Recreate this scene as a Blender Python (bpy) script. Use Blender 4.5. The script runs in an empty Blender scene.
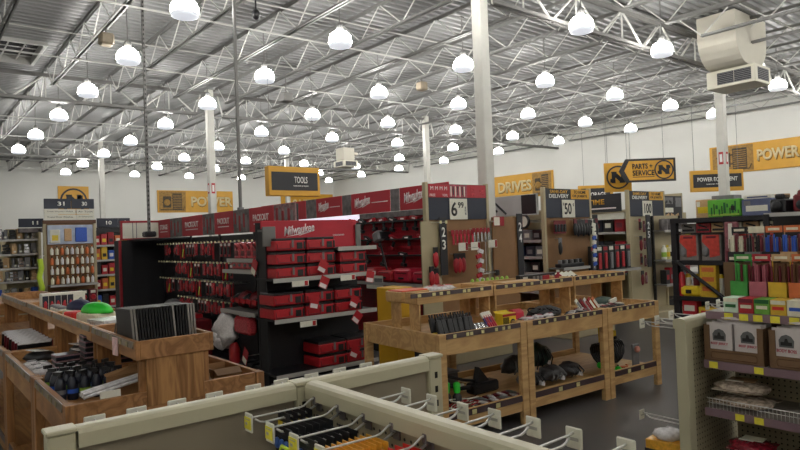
EXPOSURE=0.0; LAMP=60.0
import bpy, math, random
from mathutils import Vector, Matrix
R = random.Random(7)
C = bpy.context.scene.collection
PI = math.pi
ORD = ['first','second','third','fourth','fifth','sixth','seventh','eighth','ninth','tenth','eleventh','twelfth','thirteenth','fourteenth','fifteenth','sixteenth','seventeenth','eighteenth','nineteenth','twentieth','twenty-first','twenty-second','twenty-third','twenty-fourth','twenty-fifth','twenty-sixth','twenty-seventh','twenty-eighth','twenty-ninth','thirtieth']

# ---------------------------------------------------------------- materials
MATS = {}
def lin(c):
    return tuple((x/12.92 if x <= .04045 else ((x+.055)/1.055)**2.4) for x in (v/255 for v in c))
def mat(name, rgb, rough=.6, metal=0, var=.12, scale=14, bump=0, emit=None, spec=.5, alpha=1, trans=0):
    """plain surface with a little procedural unevenness; rgb is 0-255 sRGB"""
    if name in MATS: return MATS[name]
    m = bpy.data.materials.new(name); m.use_nodes = True
    nt = m.node_tree; b = nt.nodes['Principled BSDF']
    c = lin(rgb)
    tc = nt.nodes.new('ShaderNodeTexCoord'); nz = nt.nodes.new('ShaderNodeTexNoise')
    nz.inputs['Scale'].default_value = scale; nz.inputs['Detail'].default_value = 3
    nt.links.new(tc.outputs['Object'], nz.inputs['Vector'])
    rp = nt.nodes.new('ShaderNodeValToRGB')
    rp.color_ramp.elements[0].position = .3; rp.color_ramp.elements[1].position = .7
    rp.color_ramp.elements[0].color = tuple(x*(1-var) for x in c)+(1,)
    rp.color_ramp.elements[1].color = tuple(min(1, x*(1+var)) for x in c)+(1,)
    nt.links.new(nz.outputs['Fac'], rp.inputs['Fac']); nt.links.new(rp.outputs['Color'], b.inputs['Base Color'])
    b.inputs['Roughness'].default_value = rough; b.inputs['Metallic'].default_value = metal
    b.inputs['Specular IOR Level'].default_value = spec
    if alpha < 1: b.inputs['Alpha'].default_value = alpha
    if trans: b.inputs['Transmission Weight'].default_value = trans
    if bump:
        bp = nt.nodes.new('ShaderNodeBump'); bp.inputs['Strength'].default_value = bump; bp.inputs['Distance'].default_value = .01
        nt.links.new(nz.outputs['Fac'], bp.inputs['Height']); nt.links.new(bp.outputs['Normal'], b.inputs['Normal'])
    if emit:
        b.inputs['Emission Color'].default_value = tuple(lin(emit[0]))+(1,); b.inputs['Emission Strength'].default_value = emit[1]
    MATS[name] = m
    return m
def wood(name, a, bcol, axis=0, rough=.55, ring=6.0):
    """plywood / softwood with long grain along the given local axis"""
    if name in MATS: return MATS[name]
    m = bpy.data.materials.new(name); m.use_nodes = True
    nt = m.node_tree; b = nt.nodes['Principled BSDF']
    tc = nt.nodes.new('ShaderNodeTexCoord'); mp = nt.nodes.new('ShaderNodeMapping')
    s = [ring, ring, ring]; s[axis] = ring*.14
    mp.inputs['Scale'].default_value = s
    nt.links.new(tc.outputs['Object'], mp.inputs['Vector'])
    n1 = nt.nodes.new('ShaderNodeTexNoise'); n1.inputs['Scale'].default_value = 1.6; n1.inputs['Detail'].default_value = 4; n1.inputs['Distortion'].default_value = .8
    nt.links.new(mp.outputs['Vector'], n1.inputs['Vector'])
    mu = nt.nodes.new('ShaderNodeMath'); mu.operation = 'MULTIPLY'; mu.inputs[1].default_value = 9
    nt.links.new(n1.outputs['Fac'], mu.inputs[0])
    fr = nt.nodes.new('ShaderNodeMath'); fr.operation = 'PINGPONG'; fr.inputs[1].default_value = 1
    nt.links.new(mu.outputs[0], fr.inputs[0])
    rp = nt.nodes.new('ShaderNodeValToRGB')
    rp.color_ramp.elements[0].color = tuple(lin(a))+(1,); rp.color_ramp.elements[1].color = tuple(lin(bcol))+(1,)
    nt.links.new(fr.outputs[0], rp.inputs['Fac']); nt.links.new(rp.outputs['Color'], b.inputs['Base Color'])
    b.inputs['Roughness'].default_value = rough
    MATS[name] = m
    return m
def pegboard(name, rgb, ax=(1, 2), pitch=.0254, r=.0042, hole=(30, 28, 24), rough=.5):
    """painted panel punched with a square grid of holes (local coordinates)"""
    if name in MATS: return MATS[name]
    m = bpy.data.materials.new(name); m.use_nodes = True
    nt = m.node_tree; b = nt.nodes['Principled BSDF']
    tc = nt.nodes.new('ShaderNodeTexCoord'); sp = nt.nodes.new('ShaderNodeSeparateXYZ')
    nt.links.new(tc.outputs['Object'], sp.inputs[0])
    def M(op, a, bv=None):
        n = nt.nodes.new('ShaderNodeMath'); n.operation = op
        if hasattr(a, 'is_output'): nt.links.new(a, n.inputs[0])
        else: n.inputs[0].default_value = a
        if bv is not None:
            if hasattr(bv, 'is_output'): nt.links.new(bv, n.inputs[1])
            else: n.inputs[1].default_value = bv
        return n.outputs[0]
    d = []
    for a in ax:
        w = M('WRAP', sp.outputs[a], pitch/2)
        nt.nodes[-1].inputs[2].default_value = -pitch/2
        d.append(M('POWER', M('ABSOLUTE', w), 2))
    dist = M('SQRT', M('ADD', d[0], d[1]))
    lt = M('LESS_THAN', dist, r)
    mx = nt.nodes.new('ShaderNodeMix'); mx.data_type = 'RGBA'
    nt.links.new(lt, mx.inputs[0])
    mx.inputs[6].default_value = tuple(lin(rgb))+(1,); mx.inputs[7].default_value = tuple(lin(hole))+(1,)
    nt.links.new(mx.outputs[2], b.inputs['Base Color']); b.inputs['Roughness'].default_value = rough
    MATS[name] = m
    return m

# ---------------------------------------------------------------- mesh builder
class MB:
    def __init__(s): s.v = []; s.f = []; s.m = []; s.sm = []
    def add(s, vs, fs, m=0, smooth=False, M=None):
        o = len(s.v)
        s.v += [tuple(M @ Vector(p)) if M is not None else tuple(p) for p in vs]
        for f in fs: s.f.append(tuple(o+i for i in f)); s.m.append(m); s.sm.append(smooth)
        return s
    def box(s, x0, x1, y0, y1, z0, z1, m=0, M=None):
        vs = [(x0,y0,z0),(x1,y0,z0),(x1,y1,z0),(x0,y1,z0),(x0,y0,z1),(x1,y0,z1),(x1,y1,z1),(x0,y1,z1)]
        return s.add(vs, [(0,3,2,1),(4,5,6,7),(0,1,5,4),(1,2,6,5),(2,3,7,6),(3,0,4,7)], m, M=M)
    def cbox(s, c, d, m=0, rot=None):
        M = Matrix.Translation(c)
        if rot: M = M @ Matrix.Rotation(rot[2],4,'Z') @ Matrix.Rotation(rot[1],4,'Y') @ Matrix.Rotation(rot[0],4,'X')
        x,y,z = (k/2 for k in d)
        return s.box(-x,x,-y,y,-z,z,m,M)
    def rbox(s, x0,x1,y0,y1,z0,z1,b=.01,m=0,M=None):
        """box with chamfered edges (truncated corners)"""
        vs=[];idx={}
        X=(x0,x1);Y=(y0,y1);Z=(z0,z1)
        for i in (0,1):
            for j in (0,1):
                for k in (0,1):
                    sx=1-2*i; sy=1-2*j; sz=1-2*k
                    for a in range(3):
                        p=[X[i]+sx*b,Y[j]+sy*b,Z[k]+sz*b]
                        p[a]=(X[i],Y[j],Z[k])[a]
                        idx[i,j,k,a]=len(vs); vs.append(tuple(p))
        fs=[]
        for a,(u,w) in enumerate(((1,2),(0,2),(0,1))):
            for e in (0,1):
                q=[]
                for (p1,p2) in ((0,0),(1,0),(1,1),(0,1)):
                    c=[0,0,0]; c[a]=e; c[u]=p1; c[w]=p2; q.append(idx[c[0],c[1],c[2],a])
                fs.append(tuple(q))
        for a,(u,w) in enumerate(((1,2),(0,2),(0,1))):
            for p1 in (0,1):
                for p2 in (0,1):
                    q=[]
                    for e,fa in ((0,u),(1,u),(1,w),(0,w)):
                        c=[0,0,0]; c[a]=e; c[u]=p1; c[w]=p2; q.append(idx[c[0],c[1],c[2],fa])
                    fs.append(tuple(q))
        for i in (0,1):
            for j in (0,1):
                for k in (0,1): fs.append(tuple(idx[i,j,k,a] for a in range(3)))
        return s.add(vs,fs,m,M=M)
    def tube(s, p0, p1, r, n=6, m=0, r2=None, cap=True):
        p0=Vector(p0); p1=Vector(p1); d=(p1-p0)
        if d.length<1e-6: return s
        q=d.to_track_quat('Z','Y').to_matrix(); r2=r if r2 is None else r2
        vs=[]
        for k,(p,rr) in enumerate(((p0,r),(p1,r2))):
            for i in range(n):
                a=2*PI*i/n; vs.append(p+q@Vector((rr*math.cos(a),rr*math.sin(a),0)))
        fs=[(i,(i+1)%n,n+(i+1)%n,n+i) for i in range(n)]
        s.add(vs,fs,m,n>6)
        if cap: s.add(vs,[tuple(range(n-1,-1,-1)),tuple(range(n,2*n))],m)
        return s
    def path(s, pts, r, n=6, m=0):
        pts=[Vector(p) for p in pts]; vs=[]; L=len(pts)
        for i,p in enumerate(pts):
            d=(pts[min(i+1,L-1)]-pts[max(i-1,0)]).normalized()
            q=d.to_track_quat('Z','Y').to_matrix()
            for k in range(n):
                a=2*PI*k/n; vs.append(p+q@Vector((r*math.cos(a),r*math.sin(a),0)))
        fs=[]
        for i in range(L-1):
            # match ring rotation
            o=min(range(n),key=lambda k:(vs[i*n]-vs[(i+1)*n+k]-(pts[i]-pts[i+1])).length)
            for k in range(n): fs.append((i*n+k,i*n+(k+1)%n,(i+1)*n+(k+1+o)%n,(i+1)*n+(k+o)%n))
        fs+= [tuple(range(n-1,-1,-1)),tuple(range((L-1)*n,L*n))]
        return s.add(vs,fs,m,True)
    def lathe(s, prof, n=16, m=0, M=None, smooth=True, rib=0):
        vs=[]
        for (r,z) in prof:
            for i in range(n):
                a=2*PI*i/n; rr=r*(1+(rib if i%2 else -rib)); vs.append((rr*math.cos(a),rr*math.sin(a),z))
        fs=[]
        for k in range(len(prof)-1):
            for i in range(n): fs.append((k*n+i,k*n+(i+1)%n,(k+1)*n+(i+1)%n,(k+1)*n+i))
        s.add(vs,fs,m,smooth,M)
        caps=[]
        if prof[0][0]>1e-5: caps.append(tuple(range(n-1,-1,-1)))
        if prof[-1][0]>1e-5: caps.append(tuple(range((len(prof)-1)*n,len(prof)*n)))
        if caps: s.add(vs,caps,m,False,M)
        return s
    def prism(s, poly, a0, a1, axis=2, m=0, M=None):
        """2-D polygon extruded along an axis: 0 -> (y,z), 1 -> (x,z), 2 -> (x,y)"""
        def P(p,t): return (t,p[0],p[1]) if axis==0 else ((p[0],t,p[1]) if axis==1 else (p[0],p[1],t))
        n=len(poly); vs=[P(p,a0) for p in poly]+[P(p,a1) for p in poly]
        fs=[(i,(i+1)%n,n+(i+1)%n,n+i) for i in range(n)]+[tuple(range(n-1,-1,-1)),tuple(range(n,2*n))]
        return s.add(vs,fs,m,M=M)
    def blob(s, c, d, m=0, n=10, k=6, seed=0, lump=.12, flat=0):
        rr=random.Random(seed); vs=[];fs=[]
        for j in range(k+1):
            t=PI*j/k
            for i in range(n):
                a=2*PI*i/n; f=1+rr.uniform(-lump,lump)
                z=-math.cos(t)*(1 if not flat else 1)
                x=math.sin(t)*math.cos(a)*f; y=math.sin(t)*math.sin(a)*f
                z=z*(1+rr.uniform(-lump,lump)*.5)
                if flat and z<-flat: z=-flat
                vs.append((c[0]+x*d[0]/2,c[1]+y*d[1]/2,c[2]+z*d[2]/2))
        for j in range(k):
            for i in range(n): fs.append((j*n+i,j*n+(i+1)%n,(j+1)*n+(i+1)%n,(j+1)*n+i))
        return s.add(vs,fs,m,True)
    def mesh(s, name, mats):
        me=bpy.data.meshes.new(name); me.from_pydata(s.v,[],s.f)
        if not isinstance(mats,(list,tuple)): mats=[mats]
        for m in mats: me.materials.append(m)
        me.polygons.foreach_set('material_index',s.m); me.polygons.foreach_set('use_smooth',s.sm)
        me.update()
        import bmesh
        bm=bmesh.new(); bm.from_mesh(me); bmesh.ops.recalc_face_normals(bm,faces=bm.faces); bm.to_mesh(me); bm.free()
        return me
    def build(s, name, mats, parent=None, loc=(0,0,0), rot=(0,0,0)):
        o=bpy.data.objects.new(name,s.mesh(name,mats)); C.objects.link(o)
        o.location=loc; o.rotation_euler=rot
        if parent: o.parent=parent
        return o
def tag(o,label,cat,group=None,kind=None):
    o['label']=label; o['category']=cat
    if group: o['group']=group
    if kind: o['kind']=kind
    return o
def thing(name,label,cat,loc=(0,0,0),rz=0,group=None,rot=None):
    o=bpy.data.objects.new(name,None); C.objects.link(o); o.empty_display_size=.1
    o.location=loc; o.rotation_euler=rot or (0,0,rz)
    return tag(o,label,cat,group)
def struct(name,mb,m,label=None):
    o=mb.build(name,m); o['kind']='structure'
    if label: o['label']=label
    return o
KIDS={}
def kids(o):
    return [c for c in o.children]
def dup(o,parent=None,loc=None,rot=None,label=None,group=None,cat=None):
    c=o.copy(); C.objects.link(c)
    if parent is not None: c.parent=parent
    if loc is not None: c.location=loc
    if rot is not None: c.rotation_euler=rot if isinstance(rot,(tuple,list)) else (0,0,rot)
    if label: c['label']=label
    if group: c['group']=group
    for k in kids(o): dup(k,c)
    return c
FACE={'-Y':(PI/2,0,0),'-X':(PI/2,0,-PI/2),'+X':(PI/2,0,PI/2),'+Y':(PI/2,0,PI)}
TXT={}
def text(s,w,h,face,c,m,parent=None,name='lettering',depth=.003,bold=.0,rotz=None,tilt=0,skew=0,spacing=1.0,chrome=False):
    """raised lettering, stretched to exactly w x h metres and centred on c, reading upright on the given face"""
    cu=bpy.data.curves.new('t','FONT'); cu.body=s; cu.size=1; cu.extrude=.0; cu.offset=bold; cu.align_x='CENTER'; cu.space_character=spacing
    cu.shear=skew; cu.resolution_u=3
    to=bpy.data.objects.new('t',cu); C.objects.link(to)
    bpy.context.view_layer.update()
    dg=bpy.context.evaluated_depsgraph_get()
    me=bpy.data.meshes.new_from_object(to.evaluated_get(dg)); C.objects.unlink(to); bpy.data.objects.remove(to); bpy.data.curves.remove(cu)
    xs=[v.co.x for v in me.vertices]; ys=[v.co.y for v in me.vertices]
    if not xs: return None
    cx=(max(xs)+min(xs))/2; cy=(max(ys)+min(ys))/2; sx=w/(max(xs)-min(xs)); sy=h/(max(ys)-min(ys))
    for v in me.vertices: v.co=((v.co.x-cx)*sx,(v.co.y-cy)*sy,0)
    import bmesh
    bm=bmesh.new(); bm.from_mesh(me)
    g=bmesh.ops.extrude_face_region(bm,geom=bm.faces[:])
    for e in g['geom']:
        if isinstance(e,bmesh.types.BMVert): e.co.z+=depth
    bmesh.ops.recalc_face_normals(bm,faces=bm.faces)
    bm.to_mesh(me); bm.free()
    me.materials.clear(); me.materials.append(m); me.name=name
    o=bpy.data.objects.new(name,me); C.objects.link(o)
    o.location=c
    if isinstance(face,str): o.rotation_euler=FACE[face]
    else: o.rotation_euler=face
    if tilt:
        o.rotation_euler=(o.rotation_euler.to_matrix() @ Matrix.Rotation(tilt,3,'Z')).to_euler()
    if parent: o.parent=parent
    return o
# ================================================================ camera
f_px=625.0
v1=Vector((-505.0,-30.0,-f_px)).normalized(); v2=Vector((765.0,18.0,-f_px)).normalized()
v2=(v2-v1*v1.dot(v2)).normalized(); v3=v2.cross(v1)
Rw=Matrix((v2,v1,v3))            # rows: world axes seen in camera space -> camera-to-world rotation
cam=bpy.data.cameras.new('camera'); camo=bpy.data.objects.new('camera',cam); C.objects.link(camo)
camo.matrix_world=Matrix.Translation((0,0,1.7)) @ Rw.to_4x4()
cam.sensor_width=36; cam.lens=f_px/800*36; cam.clip_start=.05; cam.clip_end=200
bpy.context.scene.camera=camo
vs=bpy.context.scene.view_settings
vs.view_transform='Standard'; vs.look='None'; vs.gamma=1; vs.use_curve_mapping=False; vs.exposure=EXPOSURE
w=bpy.data.worlds.new('world'); bpy.context.scene.world=w; w.use_nodes=True
w.node_tree.nodes['Background'].inputs[0].default_value=(.02,.022,.03,1); w.node_tree.nodes['Background'].inputs[1].default_value=1

# ================================================================ room shell
X0,X1,Y0,Y1,ZD=-4.0,22.6,-5.0,34.8,6.0
m_floor=mat('floor_sealed_concrete',(92,90,90),.32,0,.10,1.3,spec=.4)
m_wall=mat('wall_painted_block',(228,228,222),.75,0,.03,.6)
m_deck=mat('deck_galvanised',(136,137,136),.5,.2,.10,.7)
m_steel=mat('painted_white_steel',(205,204,196),.5,.0,.05,5)
m_chord=mat('joist_chord_shaded_grey',(112,112,109),.55,0,.06,5); m_web=mat('joist_web_pale',(192,192,187),.5,0,.05,5)  # chord grey has the weak uplight from the lamps darkened into its colour
m_gird=mat('girder_grey_paint',(112,111,108),.5,.1,.08,5)
struct('floor',MB().box(X0-.3,X1+.3,Y0-.3,Y1+.3,-.2,0),m_floor)
struct('wall_right',MB().box(X1,X1+.25,Y0-.3,Y1+.3,0,6.6),m_wall)
struct('wall_back',MB().box(X0-.3,X1,Y1,Y1+.25,0,6.6),m_wall)
struct('wall_left',MB().box(X0-.25,X0,Y0-.3,Y1,0,6.6),m_wall)
struct('wall_front',MB().box(X0,X1,Y0-.25,Y0,0,6.6),m_wall)
# corrugated roof deck, ribs running across the joists; the well of the roof light is left open
SX0,SX1,SY0,SY1=1.0,2.5,14.65,16.3
def deck_strip(b,xa,xb,ya,yb):
    y=ya; pts=[]
    while y<yb-1e-6:
        for dy,z in ((0,0),(.07,0),(.095,.05),(.165,.05),(.19,0)):
            if y+dy<=yb: pts.append((y+dy,ZD+z))
        y+=.19
    pts.append((yb,ZD))
    vs=[(xa,p[0],p[1]) for p in pts]+[(xb,p[0],p[1]) for p in pts]; n=len(pts)
    b.add(vs,[(i,i+1,n+i+1,n+i) for i in range(n-1)])
b=MB()
deck_strip(b,X0-.2,X1+.2,Y0-.2,SY0); deck_strip(b,X0-.2,X1+.2,SY1,Y1+.2)
deck_strip(b,X0-.2,SX0,SY0,SY1); deck_strip(b,SX1,X1+.2,SY0,SY1)
struct('ceiling',b,m_deck)
m_dark=mat('night_glass',(38,40,52),.15,0,.1,3)
b=MB(); b.box(SX0,SX1,SY0,SY1,6.10,6.14,0)
for k in range(1,5): b.box(SX0+(SX1-SX0)*k/5-.012,SX0+(SX1-SX0)*k/5+.012,SY0,SY1,6.0,6.02,1)
for k in range(1,5): b.box(SX0,SX1,SY0+(SY1-SY0)*k/5-.012,SY0+(SY1-SY0)*k/5+.012,6.02,6.04,1)
b.box(SX0-.06,SX0,SY0-.06,SY1+.06,5.93,6.36,1); b.box(SX1,SX1+.06,SY0-.06,SY1+.06,5.93,6.36,1)
b.box(SX0,SX1,SY0-.06,SY0,5.93,6.36,1); b.box(SX0,SX1,SY1,SY1+.06,5.93,6.36,1)
struct('window_1',b,[m_dark,m_web])

# ================================================================ columns, girders, joists
GY=[-3.45,6.40,16.5,26.6,34.8]; GX=[-1.15,6.78,14.68,22.6]
m_red=mat('red_paint',(176,30,38),.5); m_white=mat('white_plastic',(232,232,228),.5,0,.03)
colm=MB().rbox(-.092,.092,-.092,.092,.0,5.9,.014)
def column(x,y,label,sticker=False):
    t=thing('steel_column',label,'column',(x,y,0),0,'square white steel columns')
    colm.build('shaft',m_steel,t)
    MB().box(-.17,.17,-.17,.17,0,.02).build('base_plate',m_gird,t)
    if sticker:
        s=MB(); s.box(-.095,-.0925,-.05,.05,3.05,3.33,0); s.box(-.05,.05,-.095,-.0925,3.05,3.33,0)
        s.box(-.0965,-.095,-.03,.03,3.1,3.28,1); s.box(-.03,.03,-.0965,-.095,3.1,3.28,1)
        s.build('red_marker',[m_red,m_white],t)
column(6.86,6.40,'thick white square column rising beside the 6.99 price sign')
column(14.72,6.40,'white square column crossing the power equipment sign, red marker on it',True)
column(6.78,16.5,'white square column with a red marker covering the yellow power wall sign',True)
column(14.68,16.5,'slim far white column seen just left of the thickest column')
column(6.42,26.6,'far left white column between the aisle 31 header and the strut pole')
column(14.68,26.6,'white column against the far wall, behind the hanging tools sign')
def truss(t,L,zb,zt,np,axis,cw,ch,mm,bot_in,rod,verticals=False):
    """parts of an open-web truss of length L along local axis (0=x,1=y)"""
    def bx(b,a0,a1,p0,p1,z0,z1):
        if axis==1: b.box(p0,p1,a0,a1,z0,z1)
        else: b.box(a0,a1,p0,p1,z0,z1)
    def pt(a,z,o=0): return (o,a,z) if axis==1 else (a,o,z)
    g=cw*.35
    for nm,z0,ins,up in (('top_chord',zt,0.0,-1),('bottom_chord',zb,bot_in,1)):
        b=MB()
        for sgn in (-1,1):   # two angles back to back
            lo,hi=sorted((sgn*g,sgn*cw)); bx(b,ins,L-ins,lo,hi,*sorted((z0,z0+up*.008)))
            lo,hi=sorted((sgn*g,sgn*(g+.008))); bx(b,ins,L-ins,lo,hi,*sorted((z0,z0+up*ch)))
        b.build(nm,mm[0],t)
    b=MB(); pts=[pt(.12,zt-.02)]
    n=np; a=bot_in+.02; step=(L-2*a)/n
    for k in range(n+1):
        pts.append(pt(a+step*k,zb+.02))
        if k<n: pts.append(pt(a+step*(k+.5),zt-.02))
    pts.append(pt(L-.12,zt-.02))
    for p,q in zip(pts,pts[1:]): b.tube(p,q,rod,5)
    if verticals:
        for k in range(n): b.tube(pt(a+step*(k+.5),zb+.02),pt(a+step*(k+.5),zt-.02),rod*.8,5)
    b.build('web',mm[1],t)
protoj={}
BAY=['nearest the camera, in front of the first girder','between the thick near column and the second girder','between the second and third girders','in the last bay before the back wall']
XJ=[1.46+1.376*k for k in range(-3,16)]
bays=[(GY[i]+.06,GY[i+1]-.06) for i in range(4)]
for bi,(ya,yb) in enumerate(bays):
    for x in XJ:
        if bi==0 and x<0: continue
        if bi>1 and x<2: continue
        L=yb-ya; key=round(L,1)
        lab='white open-web steel roof joist '+BAY[bi]
        if key not in protoj:
            t=thing('roof_joist',lab,'joist',(x,ya,0),0,'roof joists '+BAY[bi]); protoj[key]=t
            truss(t,L,5.40,5.95,7,1,.05,.05,(m_chord,m_web),.62,.012)
        else: dup(protoj[key],loc=(x,ya,0),label=lab,group='roof joists '+BAY[bi])
GN=['first roof girder, passing over the thickest column','second roof girder, over the column with the red marker at left','third roof girder, deepest in the hall']
pg=None
for gi,y in enumerate(GY[1:4]):
    for si in range(3):
        xa=GX[si]+.11; L=GX[si+1]-GX[si]-.22
        lab=('left','middle','right')[si]+' span of the '+GN[gi]
        if pg is None:
            pg=thing('roof_girder',lab,'girder',(xa,y,0),0,'roof girders')
            truss(pg,L,5.17,5.82,5,0,.075,.08,(m_gird,m_web),.25,.022,True)
        else: dup(pg,loc=(xa,y,0),label=lab)
br=None
for n,y in enumerate([-.1,3.2,9.95,13.35,19.95,23.3,29.4,32.2]):
    lab='thin bridging rods crossing the roof joists, '+ORD[n]+' line from the camera side'
    if br is None:
        br=1
    b=MB(); b.tube((X0,y,5.386),(X1,y,5.386),.016,6); b.tube((X0,y,5.888),(X1,y,5.888),.014,6)
    struct('trim_%d'%(n+1),b,m_web,lab)

# ================================================================ high bay lamps
m_dome=mat('lamp_prismatic_dome',(250,250,248),.3,0,.02,4,emit=((255,252,247),LAMP))
m_ring=mat('lamp_lower_ring',(225,226,228),.3,0,.03,4,emit=((235,240,250),LAMP*.012))
m_house=mat('lamp_housing',(120,120,118),.45,.2)
LX=[-2.0,.62,3.24,5.86,8.75,11.3,14.05,16.8,19.4]; LY=[-2.6,.25,3.1,5.93,8.65,11.4,14.35,17.35,20.65,23.9,27.1,30.3]
lp=None
for i,x in enumerate(LX):
    for j,y in enumerate(LY):
        if j>2 and i<2: continue
        if i==2 and j>9: continue
        if i==6 and j==3: continue
        seen=(j>2)
        lab=('glowing domed high bay lamp, %s from near end, %s row from left'%(ORD[j-3],ORD[i-2])) if seen else 'domed high bay lamp overhead, out of the picture above the camera'
        if lp is None:
            lp=thing('high_bay_lamp',lab,'lamp',(x,y,4.9),0,'high bay lamps under the roof')
            b=MB(); b.lathe([(.190,.045),(.195,.08),(.188,.14),(.166,.195),(.130,.235),(.092,.258),(.070,.262)],24,rib=.012); b.build('dome',m_dome,lp)
            b=MB(); b.lathe([(.150,0),(.183,.008),(.192,.045)],24); b.build('lower_ring',m_ring,lp)
            b=MB(); b.lathe([(.055,.264),(.062,.275),(.062,.37),(.035,.40)],12); b.build('ballast_housing',m_house,lp)
            b=MB(); b.tube((0,0,.40),(0,0,1.04),.012,6); b.box(-.05,.05,-.02,.02,1.04,1.07); b.build('hanger_rod',m_house,lp)
        else: dup(lp,loc=(x,y,4.9),label=lab)
# ================================================================ materials used by fixtures and goods
m_beige=mat('gondola_beige_enamel',(188,182,154),.42,0,.04,3)
m_beiged=mat('gondola_panel_taupe',(142,131,112),.55,0,.05,2)
m_slot=mat('dark_slot',(34,32,28),.8)
m_peg_x=pegboard('pegboard_taupe_yz',(160,150,124),(1,2))
m_peg_y=pegboard('pegboard_taupe_xz',(160,150,124),(0,2))
m_ply=wood('plywood_length',(186,140,88),(156,110,66),0,.5,5)
m_plyv=wood('plywood_upright',(182,134,82),(130,88,50),2,.5,6)
m_plyd=wood('plywood_dark_upright',(172,122,74),(126,86,50),2,.5,6)
m_plydl=wood('plywood_dark_length',(172,124,78),(134,92,54),0,.5,5)
m_ply2=wood('plywood_pale',(206,168,114),(182,142,92),0,.5,5)
m_chan=mat('price_channel_maroon',(66,48,50),.35,0,.05,8)
m_chanclear=mat('price_channel_grey',(120,106,88),.3,0,.25,30)
m_tagy=mat('price_ticket_yellow',(232,220,66),.5,0,.08,60)
m_tagp=mat('price_ticket_pale',(206,198,140),.5,0,.08,60)
m_tagw=mat('price_ticket_white',(222,220,206),.5,0,.05,60)
m_wire=mat('zinc_wire',(205,204,200),.28,.6,.04,9)
m_plate=mat('hook_plate_grey',(112,106,106),.45,.2,.06,9)
m_ink=mat('ink_black',(26,25,26),.6,0,.05,9)
m_blk=mat('black_powder_coat',(24,24,28),.5,0,.15,9)
m_blk2=mat('black_plastic',(30,30,33),.38,0,.15,9)
m_card=mat('corrugated_card',(150,112,74),.8,0,.07,20)
m_cardd=mat('display_card_brown',(116,88,62),.75,0,.07,20)
m_clear=mat('clear_poly_bag',(214,212,214),.18,0,.18,40,bump=.6)
m_redk=mat('tool_red',(176,32,42),.42,0,.10,20)
m_redd=mat('tool_red_deep',(150,20,34),.5,0,.14,20)
m_grey=mat('mid_grey',(120,120,122),.5,0,.1,20)
m_navy=mat('navy_board',(36,42,58),.5,0,.06,3)
m_yel=mat('sign_yellow',(214,160,48),.5,0,.05,3)
m_chrome=mat('bright_steel',(200,200,204),.22,.85,.05,20)

# ================================================================ foreground beige gondola, left
def slots(b,x,y,z0,z1,face='-Y',m=1):
    z=z1-.03
    while z>z0:
        if face=='-Y': b.box(x-.006,x+.006,y-.0015,y+.001,z-.022,z,m)
        else: b.box(y-.0015,y+.001,x-.006,x+.006,z-.022,z,m)
        z-=.05
def upright(parent,x,y,w,d,zt,face='-Y'):
    b=MB(); b.rbox(x-w/2,x+w/2,y-d/2,y+d/2,0,zt-.012,.004,0); b.rbox(x-w/2-.004,x+w/2+.004,y-d/2-.004,y+d/2+.004,zt-.012,zt,.003,2)
    slots(b,x,y-d/2,.3,zt-.03,'-Y')
    return b.build('upright',[m_beige,m_slot,m_beige],parent)
def toprail_x(parent,x0,x1,y,zt):
    pr=[(-.03,-.05),(-.03,-.016),(-.024,-.006),(-.012,-.002),(.012,-.002),(.024,-.006),(.03,-.016),(.03,-.05)]
    b=MB(); b.prism([(y+p[0],zt+p[1]) for p in pr],x0,x1,0); return b.build('top_rail',m_beige,parent)
def toprail_y(parent,y0,y1,x,zt):
    pr=[(-.03,-.05),(-.03,-.016),(-.024,-.006),(-.012,-.002),(.012,-.002),(.024,-.006),(.03,-.016),(.03,-.05)]
    b=MB(); b.prism([(x+p[0],zt+p[1]) for p in pr],y0,y1,1); return b.build('top_rail',m_beige,parent)
ZG=1.27
g=thing('gondola_end_panel','low beige steel gondola end panel across the foreground, nearest the camera','gondola',(0,0,0))
upright(g,.30,1.70,.062,.05,ZG); upright(g,.955,1.70,.05,.05,ZG); upright(g,1.495,1.70,.062,.05,ZG)
toprail_x(g,.335,.928,1.70,ZG); toprail_x(g,.983,1.461,1.70,ZG)
MB().box(.332,.929,1.69,1.71,.1,ZG-.045).build('back_panel',m_beiged,g); MB().box(.982,1.462,1.69,1.71,.1,ZG-.045).build('back_panel',m_beiged,g)
MB().box(.27,1.53,1.675,1.725,0,.1).build('base_plinth',m_beige,g)
g2=thing('gondola','low beige pegboard gondola running to the foreground, hung with small packs','gondola',(0,0,0))
toprail_y(g2,-.6,1.668,.985,ZG)
MB().box(.975,.995,-.6,1.668,.12,ZG-.045).build('pegboard_panel',m_peg_x,g2)
MB().box(.955,1.015,-.6,1.67,0,.12).build('base_plinth',m_beige,g2)
MB().rbox(.955,1.015,-.66,-.601,0,ZG,.004).build('upright',m_beige,g2)
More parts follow.
